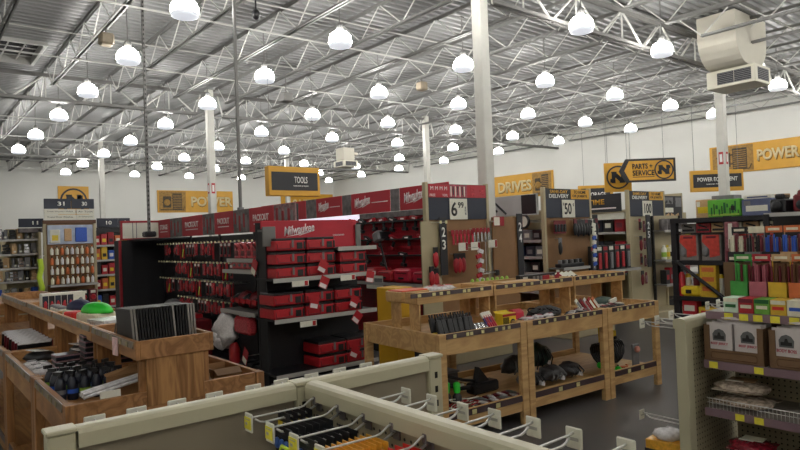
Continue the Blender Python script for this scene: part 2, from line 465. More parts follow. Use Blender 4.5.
# hooks with price flags
def hook(label,loc,rz,L=.24,flag='w',group=None,flagw=.042,flagh=.052,plate=True):
    """local: plate on the panel at x=0, wires run to +x"""
    t=thing('peg_hook',label,'hook',loc,rz,group)
    if plate:
        b=MB(); b.rbox(.0005,.007,-.014,.014,-.026,.026,.002); b.rbox(.006,.022,-.010,.010,-.006,.022,.004); b.build('back_plate',m_plate,t)
    b=MB(); b.path([(.01,0,.016),(.03,0,.014),(.055,0,.0),(.07,0,-.002),(L*.95,0,.0),(L,0,.002)],.0028,6); b.build('scan_wire',m_wire,t)
    b=MB(); b.path([(.01,0,-.004),(.05,0,-.02),(L*.80,0,-.02),(L*.87,0,-.016),(L*.93,0,-.006)],.0034,6); b.build('product_wire',m_wire,t)
    b=MB(); b.rbox(L,L+.006,-flagw/2,flagw/2,-flagh*.72,flagh*.28,.0025,0)
    if flag=='y':
        b.box(L+.006,L+.0075,-flagw*.46,flagw*.46,-flagh*.55,flagh*.08,1)
        b.box(L+.0075,L+.008,-flagw*.38,flagw*.30,-flagh*.06,-flagh*.02,3); b.box(L+.0075,L+.008,-flagw*.3,flagw*.0,-flagh*.34,-flagh*.2,3)
    else: b.box(-.0015+L,L+.001,-flagw*.3,flagw*.3,-flagh*.33,-flagh*.18,3)
    b.build('price_flag',[m_tagw,m_tagy,m_ink,mat('flag_socket_grey',(176,174,166),.5)],t)
    return t
hl=['furthest from the camera','second from the far end','third from the far end','fourth from the far end','fifth, at picture bottom']
HY=[1.615,1.49,1.365,1.245,1.12]
for k,y in enumerate(HY):
    hook('zinc peg hook with yellow price flag on near pegboard, '+hl[k],(.975,y,1.215),PI,.225,'y','hooks on the near side of the beige gondola')
for k,(y,z) in enumerate([(1.52,1.225),(1.40,1.225),(1.27,1.225),(1.15,1.23),(1.02,1.235),(.90,1.235),(.765,1.24)]):
    hook('zinc hook with blank white flag beyond the beige rail, %s from the far end'%ORD[k],(.995,y,z-.012),0,.23,'w','hooks on the far side of the beige gondola',.046,.05)
for k,x in enumerate([.435,.55,.67,.79,.925,1.03,1.15,1.27,1.39]):
    t=hook('white price flag on a hook behind the beige end panel, %s from the left'%ORD[k],(x,1.71,1.207),PI/2,.245,'w','hooks behind the beige end panel',.058,.05)
# ---- carded goods on the near hooks
def hang_cards(hook_y,n,x0,dx,w,h,thick,mats,label,group,kind,z=1.195):
    """n packs threaded one behind the other on a hook; local pack: card in the yz plane, hole at the origin"""
    proto=None
    for k in range(n):
        lab=label%(('front' if k==0 else ORD[k]+' from the front'))
        x=x0+dx*k
        if proto is None:
            t=thing(kind,lab,'package',(x,hook_y,z),0,group)
            b=MB(); b.box(-.0008,.0008,-w/2,w/2,-h+.012,-.004); b.box(-.0008,.0008,-w/2,-.009,-.004,.014); b.box(-.0008,.0008,.009,w/2,-.004,.014); b.box(-.0008,.0008,-.009,.009,.002,.014)
            b.build('backing_card',mats[0],t)
            b=MB()
            if kind=='bit_pack':
                for q in (-1,0,1): b.blob((-.006,q*w*.3,-.03),(.014,.022,.03),0,10,6,3,.03)
            elif kind=='terminal_pack':
                b.blob((-thick/2-.001,w*.2,-.012),(thick,w*.5,.045),0,10,6,k,.2); b.blob((-thick/2-.001,-w*.22,-.02),(thick,w*.5,.05),0,10,6,k+5,.2); b.blob((-thick/2-.001,0,-h*.5),(thick,w*.86,h*.5),0,10,6,k,.18)
            else: b.rbox(-thick,-.001,-w*.42,w*.42,-h*.85,-.028,.004)
            b.build('product',mats[1],t)
            b=MB(); b.box(-.0016,-.0008,-w/2,w/2,-.03,-.014); b.build('header_print',mats[2],t)
            proto=t
        else: dup(proto,loc=(x,hook_y+R.uniform(-.002,.002),z),label=lab)
m_bluep=mat('product_blue',(58,98,170),.35,0,.25,60); m_ylw=mat('product_yellow',(226,196,40),.4,0,.1,30); m_orange=mat('product_amber',(232,172,58),.4,0,.18,60)
m_lime=mat('lime_plastic',(196,226,60),.4,0,.05,20); m_redb=mat('product_red',(214,48,44),.4,0,.12,40); m_pinkr=mat('rose_red',(200,40,66),.4,0,.1,40)
hang_cards(HY[0],4,.855,.024,.07,.12,.012,[m_blk2,m_bluep,m_ylw],'black and yellow carded pack on the furthest near hook, %s','packs on the furthest near hook','card_pack')
hang_cards(HY[1],7,.785,.021,.085,.15,.016,[m_blk2,m_bluep,m_blk],'black card with blue bits on the second near hook, %s','packs on the second near hook','bit_pack')
hang_cards(HY[2],6,.785,.024,.085,.15,.014,[m_blk2,m_bluep,m_blk2],'black pack with round blue wheel on the third near hook, %s','packs on the third near hook','bit_pack')
hang_cards(HY[3],9,.772,.017,.09,.14,.015,[m_orange,m_orange,m_ylw],'amber bagged connector pack on the fourth near hook, %s','packs on the fourth near hook','terminal_pack')
hang_cards(HY[4],8,.775,.022,.10,.14,.016,[m_redb,m_pinkr,m_redb],'rose red pack on the fifth near hook, %s','packs on the fifth near hook','card_pack')
t=tag(MB().path([(.0,-.03,-.008),(0,.02,-.006),(0,.034,-.03),(0,.026,-.10),(0,-.03,-.11),(0,-.04,-.03),(0,-.03,-.008)],.0045,8).build('plastic_ring',m_lime),'lime green plastic loop hanging at the front of the second hook','ring'); t.location=(.758,HY[1]-.06,1.182)
t=tag(MB().blob((0,0,0),(.03,.05,.09),0,8,6,4,.2).build('red_fitting_bag',m_redb),'small red bag of fittings under the third yellow price flag','bag'); t.location=(.752,HY[2]+.01,1.135)

# ================================================================ right hand beige gondola with jerky and sweets
g=thing('gondola_end_panel','beige gondola end panel at right, in front of the jerky shelves','gondola',(0,0,0))
b=MB(); b.rbox(2.822,2.885,1.428,1.482,0,ZG-.03,.004,0); b.build('upright',m_beige,g)
toprail_x(g,2.815,3.95,1.455,ZG)
MB().box(2.887,3.95,1.445,1.465,.1,ZG-.045).build('pegboard_panel',m_peg_y,g)
MB().box(2.82,3.95,1.43,1.48,0,.1).build('base_plinth',m_beige,g)
for k,(x,z) in enumerate([(3.02,1.2),(3.17,1.2),(3.32,1.21),(3.75,1.22),(3.89,1.22)]):
    hook('white price flag on hook behind right end panel, %s from the left'%ORD[k],(x,1.466,z+.008),PI/2,.29,'w','hooks behind the right end panel',.045,.05)
hook('low zinc hook with white flag beside the right beige upright',(2.98,1.466,.745),PI/2,.29,'w',None,.045,.05)
m_shelf=mat('shelf_deck_mauve_grey',(148,140,132),.45,0,.06,4); m_strip=mat('shelf_channel_mauve',(128,104,112),.35,0,.06,4)
g=thing('gondola','beige shelved gondola at right holding jerky boxes and sweets','gondola',(0,0,0))
MB().box(3.29,3.31,-.5,1.42,.1,1.62).build('back_panel',m_peg_x,g)
MB().box(3.0,3.32,-.5,1.42,0,.1).build('base_plinth',m_beige,g)
SH=[(1.290,2.98,'top'),(1.066,2.94,'second'),(.847,2.93,'third'),(.60,2.9,'bottom')]
for z,x,nm in SH:
    b=MB(); b.box(x,3.288,-.5,1.405,z-.012,z,0); b.box(x,x+.02,-.5,1.405,z-.032,z-.012,0); sh=b.build('shelf',m_shelf,g)
    MB().box(x-.006,x-.0005,-.5,1.405,z-.034,z+.002).build('price_channel',m_strip,sh)
    ys={'top':[1.30,1.235,1.175,1.105,1.03,.96],'second':[1.36,1.165,.98],'third':[1.25,1.17,.95],'bottom':[1.2]}[nm]
    for yy in ys: MB().box(x-.0085,x-.006,yy-.019,yy+.019,z-.031,z-.002).build('price_ticket',m_tagy,sh)
# wire fence on the third shelf
b=MB()
for k in range(60): b.tube((2.938,1.39-k*.016,.847),(2.938,1.39-k*.016,.892),.0012,4)
b.tube((2.938,-.4,.892),(2.938,1.40,.892),.0022,5); b.tube((2.938,-.4,.872),(2.938,1.40,.872),.0014,5)
t=b.build('shelf_wire_fence',m_wire,g)
# sweets: front cartons
def carton(label,loc,d,m,mp,top=None,group=None,rz=0):
    t=thing('sweets_carton',label,'carton',loc,rz,group)
    x,y,z=d
    MB().rbox(0,x,-y/2,y/2,0,z,.002).build('box',m,t)
    b=MB(); b.box(-.001,0,-y*.36,y*.36,z*.34,z*.56); b.build('brand_band',mp,t)
    if top: MB().box(-.0012,0,-y*.46,y*.46,z*.7,z*.96).build('top_print',top,t)
    return t
def col(n,rgb,r=.5,var=.1): return mat('pk_'+n,rgb,r,0,var,40)
m_green=col('green',(66,150,64)); m_lgrn=col('pale_green',(206,226,204)); m_dred=col('darkred',(176,32,44)); m_apple=col('apple',(110,168,62)); m_gold=col('gold',(210,172,48))
m_pinkc=col('pink',(174,96,108)); m_cream=col('cream',(226,220,196)); m_dkgreen=col('dkgreen',(30,98,48)); m_ltblue=col('blue',(50,92,190)); m_org=col('orange',(204,108,58)); m_tan=col('tan',(196,160,116)); m_mar=col('maroon',(110,30,44)); m_brown=col('brown',(98,62,36))
for k,(nm,m,mp,tp) in enumerate([('white and green',m_lgrn,m_dkgreen,m_cream),('red',m_dred,m_cream,m_mar),('apple green',m_apple,m_cream,m_dkgreen),('bright yellow',m_gold,m_redb,m_cream),('white',m_cream,m_ltblue,None)]):
    carton(nm+' sweets carton in the front row on the top right shelf',(2.985,1.295-k*.0665,1.291),(.095,.064,.068),m,mp,tp)
# sweets: stick displays, second and third rows
def stick_display(label,loc,d,m,ms,mh,ns,hh,seed,mw=None,group=None):
    t=thing('stick_display',label,'display',loc,0,group); x,y,z=d; rr=random.Random(seed)
    b=MB(); b.box(0,.002,-y/2,y/2,0,z); b.box(x-.002,x,-y/2,y/2,0,z*.9); b.box(x-.004,x,-y/2,-y/2+.004,0,z+hh*.75); b.box(x-.004,x,y/2-.004,y/2,0,z+hh*.75); b.box(0,x,-y/2,-y/2+.002,0,z); b.box(0,x,y/2-.002,y/2,0,z); b.box(0,x,-y/2,y/2,0,.003); b.build('tray_box',m,t)
    MB().box(-.001,0,-y*.4,y*.4,z*.2,z*.5).build('front_print',mw or m_dkgreen,t)
    q=MB().box(x-.006,x-.002,-y/2,y/2,z+hh*.74,z+hh).build('header_card',mh,t); MB().box(x-.0075,x-.006,-y*.34,y*.34,z+hh*.82,z+hh*.92).build('header_print',m_cream,q)
    for i in range(ns):
        yy=-y*.42+y*.84*i/(ns-1); s=thing_part('stick',t)
        bb=MB(); bb.rbox(.02+rr.uniform(0,.02),.028+rr.uniform(.0,.02)+.004,yy-.0042,yy+.0042,.004,z+hh*rr.uniform(.55,.68),.002); q=bb.build('wrapped_stick',ms if i%3 else m_mar,t); bpy.data.objects.remove(s)
    return t
def thing_part(n,t):
    o=bpy.data.objects.new(n,None); return o
for k,(nm,m,ms,mh,mw) in enumerate([('green',m_green,m_green,m_green,m_dkgreen),('pink',m_pinkc,m_pinkc,m_dred,m_mar),('yellow',m_gold,m_brown,m_tan,m_ink),('orange',m_org,m_brown,m_org,m_mar)]):
    stick_display(nm+' meat stick display in the middle row on the top right shelf',(3.095,1.30-k*.083,1.291),(.06,.078,.135),m,ms,mh,7,.125,k,mw)
# stepped riser for the third row
tag(MB().box(3.17,3.285,.3,1.40,1.291,1.51).build('display_riser',m_cardd),'brown card riser behind the sweets displays','riser')
for k,(nm,m,ms,mh) in enumerate([('black and white',m_blk,m_cream,m_blk),('grey',m_grey,m_blk,m_cream),('blue wrapped',m_blk,m_ltblue,m_org),('blue and tan',m_tan,m_ltblue,m_org),('orange and red',m_org,m_dred,m_tan),('dark red',m_dred,m_brown,m_org)]):
    stick_display(nm+' snack stick display in the back row on the top right shelf',(3.18,1.345-k*.078,1.511),(.06,.072,.05),m,ms,mh,6,.12,20+k,m_cream)
# jerky boxes
m_jbag=mat('jerky_bag_white',(206,198,196),.35,0,.05,20,bump=.2); m_jpink=col('jerky_print',(188,92,104)); m_jlogo=col('jerky_logo',(96,96,96))
def jerky_box(label,y,nb,words):
    t=thing('jerky_box',label,'box',(2.945,y,1.067),0)
    d,w,h=.26,.262,.165; b=MB()
    b.box(0,.003,-w/2,w/2,0,.055); b.box(0,.003,-w/2,-w/2+.028,.055,h); b.box(0,.003,w/2-.028,w/2,.055,h)
    b.box(0,d,-w/2,-w/2+.003,0,h); b.box(0,d,w/2-.003,w/2,0,h); b.box(d-.003,d,-w/2,w/2,0,h); b.box(0,d,-w/2,w/2,0,.003); b.build('carton',m_cardd,t)
    b=MB(); b.path([(-.001,-.095,.012),(-.001,.095,.012),(-.001,.1,.02),(-.001,.1,.034),(-.001,.095,.042),(-.001,-.095,.042),(-.001,-.1,.034),(-.001,-.1,.02),(-.001,-.095,.012)],.0016,4); b.build('perforated_tab',m_brown,t)
    for k in range(nb):
        for r in range(3):
            yy=y+.062-k*.124; lab='white jerky bag with pink lettering, %s %s in the %s'%(('front','middle','rear')[r],('left','right')[k],'box beside the beige upright' if y>1.2 else 'second jerky box')
            q=thing('jerky_bag',lab,'bag',(2.953+r*.055,yy,1.071),0,'jerky bags')
            b=MB(); n=6
            for s_ in (0,): 
                pr=[(.0,.002),(.018,.03),(.02,.09),(.008,.155),(.004,.172),(.0,.172),(-.0,.155),(-.001,.09),(.0,.03)]
                b.prism([(p[0]+.0,p[1]) for p in pr],-.056,.056,1)
            b.build('pouch',m_jbag,q)
            if r==0:
                bb=MB(); bb.prism([(-.028,.09),(-.03,.12),(-.018,.138),(0,.145),(.018,.138),(.03,.12),(.028,.09)],-.003,-.001,0); bb.build('round_emblem',m_jlogo,q)
                b2=MB(); b2.prism([(-.022,.098),(-.022,.113),(-.008,.113),(-.004,.128),(.004,.128),(.008,.113),(.022,.113),(.022,.098)],-.0042,-.003,0); b2.build('emblem_figure',m_ink,q)
                text(words,.078,.014,'-X',(-.002,0,.075),m_jpink,q,'lettering',.001,.03)
    return t
def top_bags(y,w):
    for r in range(2):
        q=thing('jerky_bag','floppy white jerky bag lying %s on top of the %s'%(['lower','upper'][r],w),'bag',(3.06,y+.01*r,1.246+.016*r),.1*r,None,(.02,-.06+.08*r,0)); b=MB(); b.blob((0,0,0),(.2,.21,.03),0,14,6,r+int(y*10),.08); b.build('pouch',m_jbag,q); MB().cbox((-.03,0,.0155),(.05,.12,.002)).build('pink_print',m_jpink,q)
top_bags(1.275,'jerky box by the beige upright'); top_bags(.995,'second jerky box')
jerky_box('brown carton of white jerky bags beside the right beige upright',1.275,2,'BEEF JERKY'); jerky_box('second brown carton of jerky bags, at the right picture edge',.995,2,'BODY BOSS')
# loose bags on the lower shelves
m_nuts=mat('peanut_bag',(176,160,144),.25,0,.45,55,bump=.8); m_berry=mat('berry_bag',(128,30,44),.25,0,.5,60,bump=.8); m_redmix=mat('red_mix_bag',(150,60,48),.25,0,.5,60,bump=.8)
def flat_bag(name,label,loc,d,m,ml,rz,seed,cat='bag',group=None):
    t=thing(name,label,cat,loc,rz,group)
    b=MB(); b.blob((0,0,d[2]/2),d,0,16,8,seed,.06); b.box(-d[0]/2-.012,-d[0]/2+.03,-d[1]*.42,d[1]*.42,d[2]*.45,d[2]*.5); b.box(d[0]/2-.03,d[0]/2+.012,-d[1]*.42,d[1]*.42,d[2]*.45,d[2]*.5); b.build('pouch',m,t)
    b=MB(); b.cbox((d[0]*.1,0,d[2]*1.0),(d[0]*.4,d[1]*.45,.002)); b.build('paper_label',ml,t)
    b=MB(); b.cbox((-d[0]*.12,d[1]*.1,d[2]*1.0),(d[0]*.1,d[1]*.3,.003)); b.build('barcode_ticket',m_tagw,t)
    return t
flat_bag('nut_bag','clear bag of nuts on top of another on the fenced shelf',(3.045,1.285,.910),(.19,.25,.06),m_nuts,m_tan,.15,1)
flat_bag('nut_bag','clear bag of nuts underneath, on the fenced right shelf',(3.05,1.275,.848),(.20,.26,.06),m_nuts,m_brown,-.1,2)
for k,(yy,zz,m) in enumerate([(1.26,.60,m_berry),(1.24,.658,m_berry),(1.02,.60,m_redmix),(1.0,.658,m_redmix)]):
    flat_bag('dried_fruit_bag',['dark red fruit bag under another, bottom right shelf','dark red fruit bag lying on top, bottom right shelf','orange red snack bag under another, bottom right corner','orange red snack bag lying on top, bottom right corner'][k],(3.02,yy,zz),(.17,.2,.055),m,m_cream if k%2 else m_tan,R.uniform(-.3,.3),10+k)
# yellow lidded carton on the floor side of the right upright
t=thing('parts_carton','yellow and black carton with foil packs beside the right upright','carton',(3.06,1.66,0),.1)
MB().rbox(-.08,.08,-.09,.09,0,.615,.003).build('box',m_orange,t); MB().box(-.083,.083,-.093,.093,.53,.57).build('black_band',m_ink,t)
MB().blob((0,0,.635),(.15,.15,.07),0,12,6,9,.2,.6).build('foil_packs',m_clear,t)
# ================================================================ two-tier wooden display tables
def display_table(label,loc,rz,L,D=1.25,zr=.93,zu=1.2,mw=None,mv=None,up=(.42,.84),low=True,strip=None,near_end=True,ntk=6,group=None,ushift=0,seed=1,tk=None):
    """local: x along the length, front at y=0, depth D"""
    mw=mw or m_ply; mv=mv or m_plyv; rr=random.Random(seed)
    t=thing('display_table',label,'table',loc,rz,group)
    for (x0,y0) in ((0,0),(L-.075,0),(0,D-.05),(L-.075,D-.05)):
        b=MB(); b.rbox(x0,x0+.075,y0,y0+.05,0,zr,.003); b.build('leg',mv,t)
    za=zr-.175
    for nm,y in (('front_rail',.006),('back_rail',D-.034)):
        b=MB(); b.rbox(.076,L-.076,y,y+.028,za,zr-.002,.003); b.build(nm,mw,t)
    for x in (.012,L-.038):
        b=MB(); b.rbox(x,x+.026,.051,D-.051,za,zr-.002,.003); b.build('end_rail',mw,t)
    b=MB(); b.box(.04,L-.04,.035,D-.035,zr-.095,zr-.08); b.build('tray_bottom',mw,t)
    # price channel with tickets on the front rail
    st=strip or m_chan
    b=MB(); b.prism([(.006,zr-.046),(-.004,zr-.043),(.001,zr-.003),(.006,zr-.003)],.076,L-.076,0); c=b.build('price_channel',st,t)
    xs=[.1+(L-.25)*(k+rr.uniform(.1,.8))/ntk for k in range(ntk)]
    for x in xs:
        b=MB(); b.box(x,x+.032,-.006,-.0035,zr-.040,zr-.012); b.build('price_ticket',tk or m_tagp,c)
    # upper tray carried on two wide boards
    u0,u1=up
    for x in (.03+ushift,L-.045):
        for y in (u0+.02,u1-.16):
            b=MB(); b.rbox(x,x+.018,y,y+.14,zr-.078,zu-.10,.002); b.build('tray_support',mv,t)
    b=MB(); b.rbox(0+ushift,L,u0,u0+.022,zu-.10,zu,.003); b.rbox(0+ushift,L,u1-.022,u1,zu-.10,zu,.003); b.rbox(ushift,.022+ushift,u0+.022,u1-.022,zu-.10,zu,.003); b.rbox(L-.022,L,u0+.022,u1-.022,zu-.10,zu,.003)
    b.box(.022+ushift,L-.022,u0+.022,u1-.022,zu-.10,zu-.085); ut=b.build('upper_tray',mw,t)
    b=MB(); b.prism([(u0,zu-.042),(u0-.009,zu-.039),(u0-.004,zu-.004),(u0,zu-.004)],.03,L-.03,0); c=b.build('price_channel',st,ut)
    for k in range(ntk):
        x=.06+(L-.18)*(k+rr.uniform(.1,.8))/ntk
        b=MB(); b.box(x,x+.036,u0-.0115,u0-.009,zu-.037,zu-.010); b.build('price_ticket',tk or m_tagp,c)
    if low:
        b=MB(); b.box(.005,L-.005,.052,D-.052,.19,.205); b.rbox(.076,L-.076,.012,.04,.12,.262,.003); b.rbox(.076,L-.076,D-.04,D-.012,.12,.262,.003); ls=b.build('low_shelf',mw,t)
        b=MB(); b.prism([(.012,.205),(.002,.208),(.007,.258),(.012,.258)],.08,L-.08,0); c=b.build('price_channel',m_chan,ls)
        for k in range(2):
            x=.15+(L-.4)*(k+rr.uniform(.2,.8))/2; b=MB(); b.box(x,x+.05,0,.0025,.212,.25); b.build('price_ticket',m_tagp,c)
    return t
m_tagd=mat('price_ticket_dull',(150,140,108),.5,0,.2,60)
# left run: local x -> -Y, front (-y) -> -X ; origin is the far end
LT=[(3.42,4.36),(4.37,5.62),(5.63,6.85),(6.86,8.7)]
ll=['nearest wooden two-tier table at left, holding a rack of black frames','second wooden table from the near end of the left row, domed green item on top','third wooden table from the near end of the left row','furthest wooden table of the left row, with a white display box behind']
for k,(a,bb) in enumerate(LT):
    display_table(ll[k],(.63,bb,0),-PI/2,bb-a,1.06,.93,1.2,m_plydl if k==0 else m_ply,m_plyd,(.335,.755),True,m_chanclear,ntk=6,group='tables of the left row',seed=30+k,tk=m_tagd)
    if k==0:
        MB().rbox(bb-a-.03,bb-a-.008,.39,.70,.85,1.10,.002).build('end_board',m_plyv,bpy.data.objects['display_table'])
# centre run: front along X, turned slightly
CT=[(3.2,4.20),(4.21,5.36),(5.37,6.26)]
lc=['pale wooden two-tier table in the centre, left of three, yellow box on it','middle one of the three pale wooden tables in the centre','right hand pale wooden table of the centre row, black hose coil underneath']
ang=-.055
def ct(x,y=0):
    """point of the centre row (distance along, depth) in world x, y"""
    return (3.34+(x)*math.cos(ang)-y*math.sin(ang), 3.69+(x)*math.sin(ang)+y*math.cos(ang))
CTO=[]
for k,(a,bb) in enumerate(CT):
    p=ct(a-3.2); CTO.append(display_table(lc[k],(p[0],p[1],0),ang,bb-a,1.12,.90,1.205,m_ply2,m_ply2,(.40,.86),True,m_chan,ntk=(7,8,7)[k],group='tables of the centre row',seed=40+k,ushift=.10 if k==0 else 0))
# ================================================================ goods on the tables
def tilted(o,rot): o.rotation_euler=rot; return o
# --- left table, upper tray: rack of thin black framed panels
m_edgek=mat('black_frame_edge',(20,19,19),.75,0,.2,60)
m_frame=mat('black_frame_sheet',(30,28,28),.4,.1,.2,60); m_alu=mat('aluminium_edge',(150,146,140),.3,.6,.06,20)
def lt(a,y,z):  # along (world Y), depth from the front (world X), height
    return (.63+y,a,z)
pn=None
NP=22; FR=[]
for k in range(NP):
    x=1.00+.335*k/(NP-1)
    lab='upright framed sheet in the black rack on the left table, %s from the left'%ORD[k]
    if pn is None:
        pn=thing('framed_sheet',lab,'panel',(x,3.55,1.118),0,'black framed sheets in the rack')
        MB().rbox(-.0045,.0045,0,.30,.004,.235,.0015).build('sheet',m_frame,pn)
        b=MB(); b.rbox(-.0055,.0055,-.006,0,0,.24,.001); b.build('edge_channel',m_edgek,pn); MB().rbox(-.0045,.0045,0,.30,.235,.241,.001).build('top_edge',mat('dull_top_edge',(84,82,80),.5,.2,.1,20),pn); q=pn
    else:
        q=dup(pn,loc=(x,3.55,1.118),label=lab)
    q.rotation_euler=(-.04,-.06 if k<15 else -.03,0)
    FR.append(q)
for k in (0,1,14,19,20,21):
    for c in FR[k].children:
        if c.name.startswith('edge_channel'): c.data=c.data.copy(); c.data.materials[0]=m_alu
# grey slanted frame lying in front of the rack
t=thing('wire_frame','grey slanted frame leaning beside the black rack','frame',(0.985,3.93,1.12),0)
b=MB(); b.path([(0,.0,0),(.03,-.24,.0),(.05,-.24,.12),(.02,0,.13),(0,0,0)],.006,6); b.build('bars',m_alu,t)
b=MB(); b.cbox((.02,-.12,.06),(.006,.2,.10),0); b.build('dark_sheet',m_frame,t)
# domed brushes / knee pads
def dome_item(label,loc,d,m,rz=0,mb=None):
    t=thing('domed_brush',label,'brush',loc,rz)
    b=MB(); n=18
    b.blob((0,0,.105),(d[0],d[1],d[2]),0,20,10,3,.03,.02); b.build('domed_back',m,t)
    b=MB(); b.rbox(-d[0]*.5,d[0]*.5,-d[1]*.42,d[1]*.42,0,.105,.012); b.build('bristle_base',mb or m_cream,t)
    return t
m_brg=mat('vivid_green',(44,200,52),.4,0,.06,20); m_nav=mat('navy_cloth',(38,42,74),.6,0,.08,20)
dome_item('vivid green domed item with white base on the left table',lt(5.05,.53,1.116),(.17,.36,.15),m_brg,.25)
dome_item('navy domed item with white base beside the green one',lt(5.46,.50,1.116),(.17,.30,.15),m_nav,.2)
t=thing('red_pack','red and white pack between the navy and green domed items','pack',lt(5.23,.42,1.116),.3)
MB().rbox(-.06,.06,-.06,.06,0,.11,.01).build('bundle',m_redb,t); MB().rbox(-.062,.02,-.062,.0,.0,.03,.004).build('white_band',m_cream,t)
tag(MB().rbox(-.05,.05,-.07,.07,0,.03,.008).build('green_pack',m_brg,None,lt(5.33,.40,1.116)),'small flat green pack at the front of the second left table','pack')
t=thing('paper_pile','flat pile of white wrapped packs on the second left table','pile',lt(4.62,.54,1.116),.1)
b=MB()
for k in range(5): b.cbox((R.uniform(-.01,.01),R.uniform(-.02,.02),.012+k*.018),(.26,.26,.017),0,(0,0,R.uniform(-.1,.1)))
b.build('packs',m_clear,t)
# wrapped cans / white tins on third table
for k in range(4):
    t=thing('white_jar','small white lidded jar on the third left table, %s from the near end'%ORD[k],'jar',lt(5.75+k*.10,.43,1.116),0,'white jars on the third left table')
    MB().lathe([(.035,0),(.04,.01),(.04,.08),(.034,.09)],12).build('jar_body',m_tagw,t); MB().lathe([(.036,.09),(.037,.105),(.03,.11)],12).build('lid',m_grey,t)
for k in range(6):
    t=thing('blister_pack','mixed red and white blister pack on third left table, %s from the near end'%ORD[k],'pack',lt(5.72+k*.16,.60+R.uniform(-.05,.05),1.116),R.uniform(-.4,.4),'blister packs on the third left table')
    MB().rbox(-.05,.05,-.06,.06,0,.05,.006).build('pack_body',[m_clear,m_redk,m_tagw][k%3],t); MB().cbox((0,0,.051),(.07,.06,.003)).build('printed_label',[m_redb,m_tagw,m_navy][k%3],t)
# long display box with pictures at the far table
t=thing('display_box','white topped display box with black and red panels on furthest left table','box',lt(6.27,.365,1.116),0)
b=MB(); b.rbox(0,.35,0,.12,0,.19,.004); b.build('carton',m_tagw,t)
for k in range(5):
    MB().box(.005+k*.05,.05+k*.05,-.003,0,.01,.17).build('picture_panel',m_blk2 if k%2 else m_navy,t); b=MB(); b.blob((.028+k*.05,-.004,.08),(.03,.006,.09),0,8,6,k,.2); b.build('picture_tool',m_redk,t)
b=MB(); b.blob((.31,-.004,.10),(.05,.004,.08),0,8,6,3,.2); b.build('picture_print',m_grey,t)
# row of purple-white packs low on the far lower tray
for k in range(14):
    q=thing('sleeve_pack','slim maroon sleeve pack leaning in the lower tray at far left, %s from near end'%ORD[k],'pack',lt(5.75+k*.075,.10+.02*(k%2),.852),0,'sleeve packs in the lower left tray'); q.rotation_euler=(.35,0,0)
    MB().rbox(0,.24,-.014,.014,0,.12,.004).build('sleeve',m_mar if k%3 else m_blk2,q); MB().box(.001,.23,-.0145,.0145,.118,.124).build('white_edge',m_clear,q)
# black trays and clear sheets on lower trays of the second table
for k,(a,y) in enumerate([(4.80,.46),(5.12,.45),(5.36,.20),(5.42,.5)]):
    t=thing('black_tool_tray','black tool bundle in the lower tray of the second left table, %s from near end'%ORD[k],'bundle',lt(a,y,.852),R.uniform(-.2,.2),'black bundles of the second left table')
    b=MB(); b.blob((0,0,.05),(.2,.22,.1),0,10,6,k,.2,.5); b.build('bundle',m_blk2,t); b=MB(); b.cbox((-.02,0,.098),(.1,.14,.006),0,(0,.1,.2)); b.build('white_label',m_clear,t)
# nearest left table, lower tray: clear packs, stacked dark bottles/tape, card box, silver tube pack
for k in range(5):
    t=thing('clear_tool_bag','clear bag of white clips in the lower tray of the second left table, %s'%['frontmost','second','third','fourth','rearmost'][k],'bag',lt(4.78+k*.085,.11+.045*(k%2),.852+.0*k),R.uniform(-.3,.3),'clear bags in the near left tray')
    b=MB(); b.blob((0,0,.03),(.13,.11,.07),0,10,6,50+k,.2,.6); b.build('bag',m_clear,t); MB().cbox((0,0,.062),(.05,.04,.006)).build('printed_label',m_grey,t)
m_bott=mat('dark_navy_bottle',(26,30,44),.3,0,.1,20); m_lgl=mat('lime_label',(150,188,70),.5,0,.1,60); m_pinkish=mat('pink_tray_edge',(150,116,124),.5,0,.2,60)
bp=None; BT=[]
n=0
for r in range(3):
    for c in range(6):
        a=3.72-.055*r+.0*c; y=.10+.10*c+.01*r; z=.852
        lab='spray bottle with lime label, near left tray, %s row, %s from left'%(['back','middle','front'][r],ORD[c])
        p=lt(4.24-r*.15-.012*c,.075+.060*c,z)
        if bp is None:
            bp=thing('spray_bottle',lab,'bottle',p,0,'spray bottles in the near left tray')
            MB().lathe([(.026,0),(.029,.01),(.029,.09),(.018,.12),(.012,.125)],12).build('bottle_body',m_bott,bp); MB().lathe([(.0296,.036),(.0296,.060)],12).build('label_band',m_lgl,bp)
            b=MB(); b.lathe([(.013,.125),(.014,.14)],10); b.cbox((-.012,0,.15),(.045,.018,.02)); b.build('trigger_head',m_blk2,bp); q=bp
        else: q=dup(bp,loc=p,label=lab)
        q.rotation_euler=(0,0,R.uniform(-1,1))
        BT.append((q,r,c))
for q,r,c in BT:
    v=(r*2+c)%3
    if v:
        for ch in q.children:
            if ch.name.startswith('label_band'): ch.data=ch.data.copy(); ch.data.materials[0]=[None,m_grey,m_ltblue][v]
        q['label']='spray bottle with %s label, near left tray, %s row, %s from left'%([0,'grey','blue'][v],['back','middle','front'][r],ORD[c])
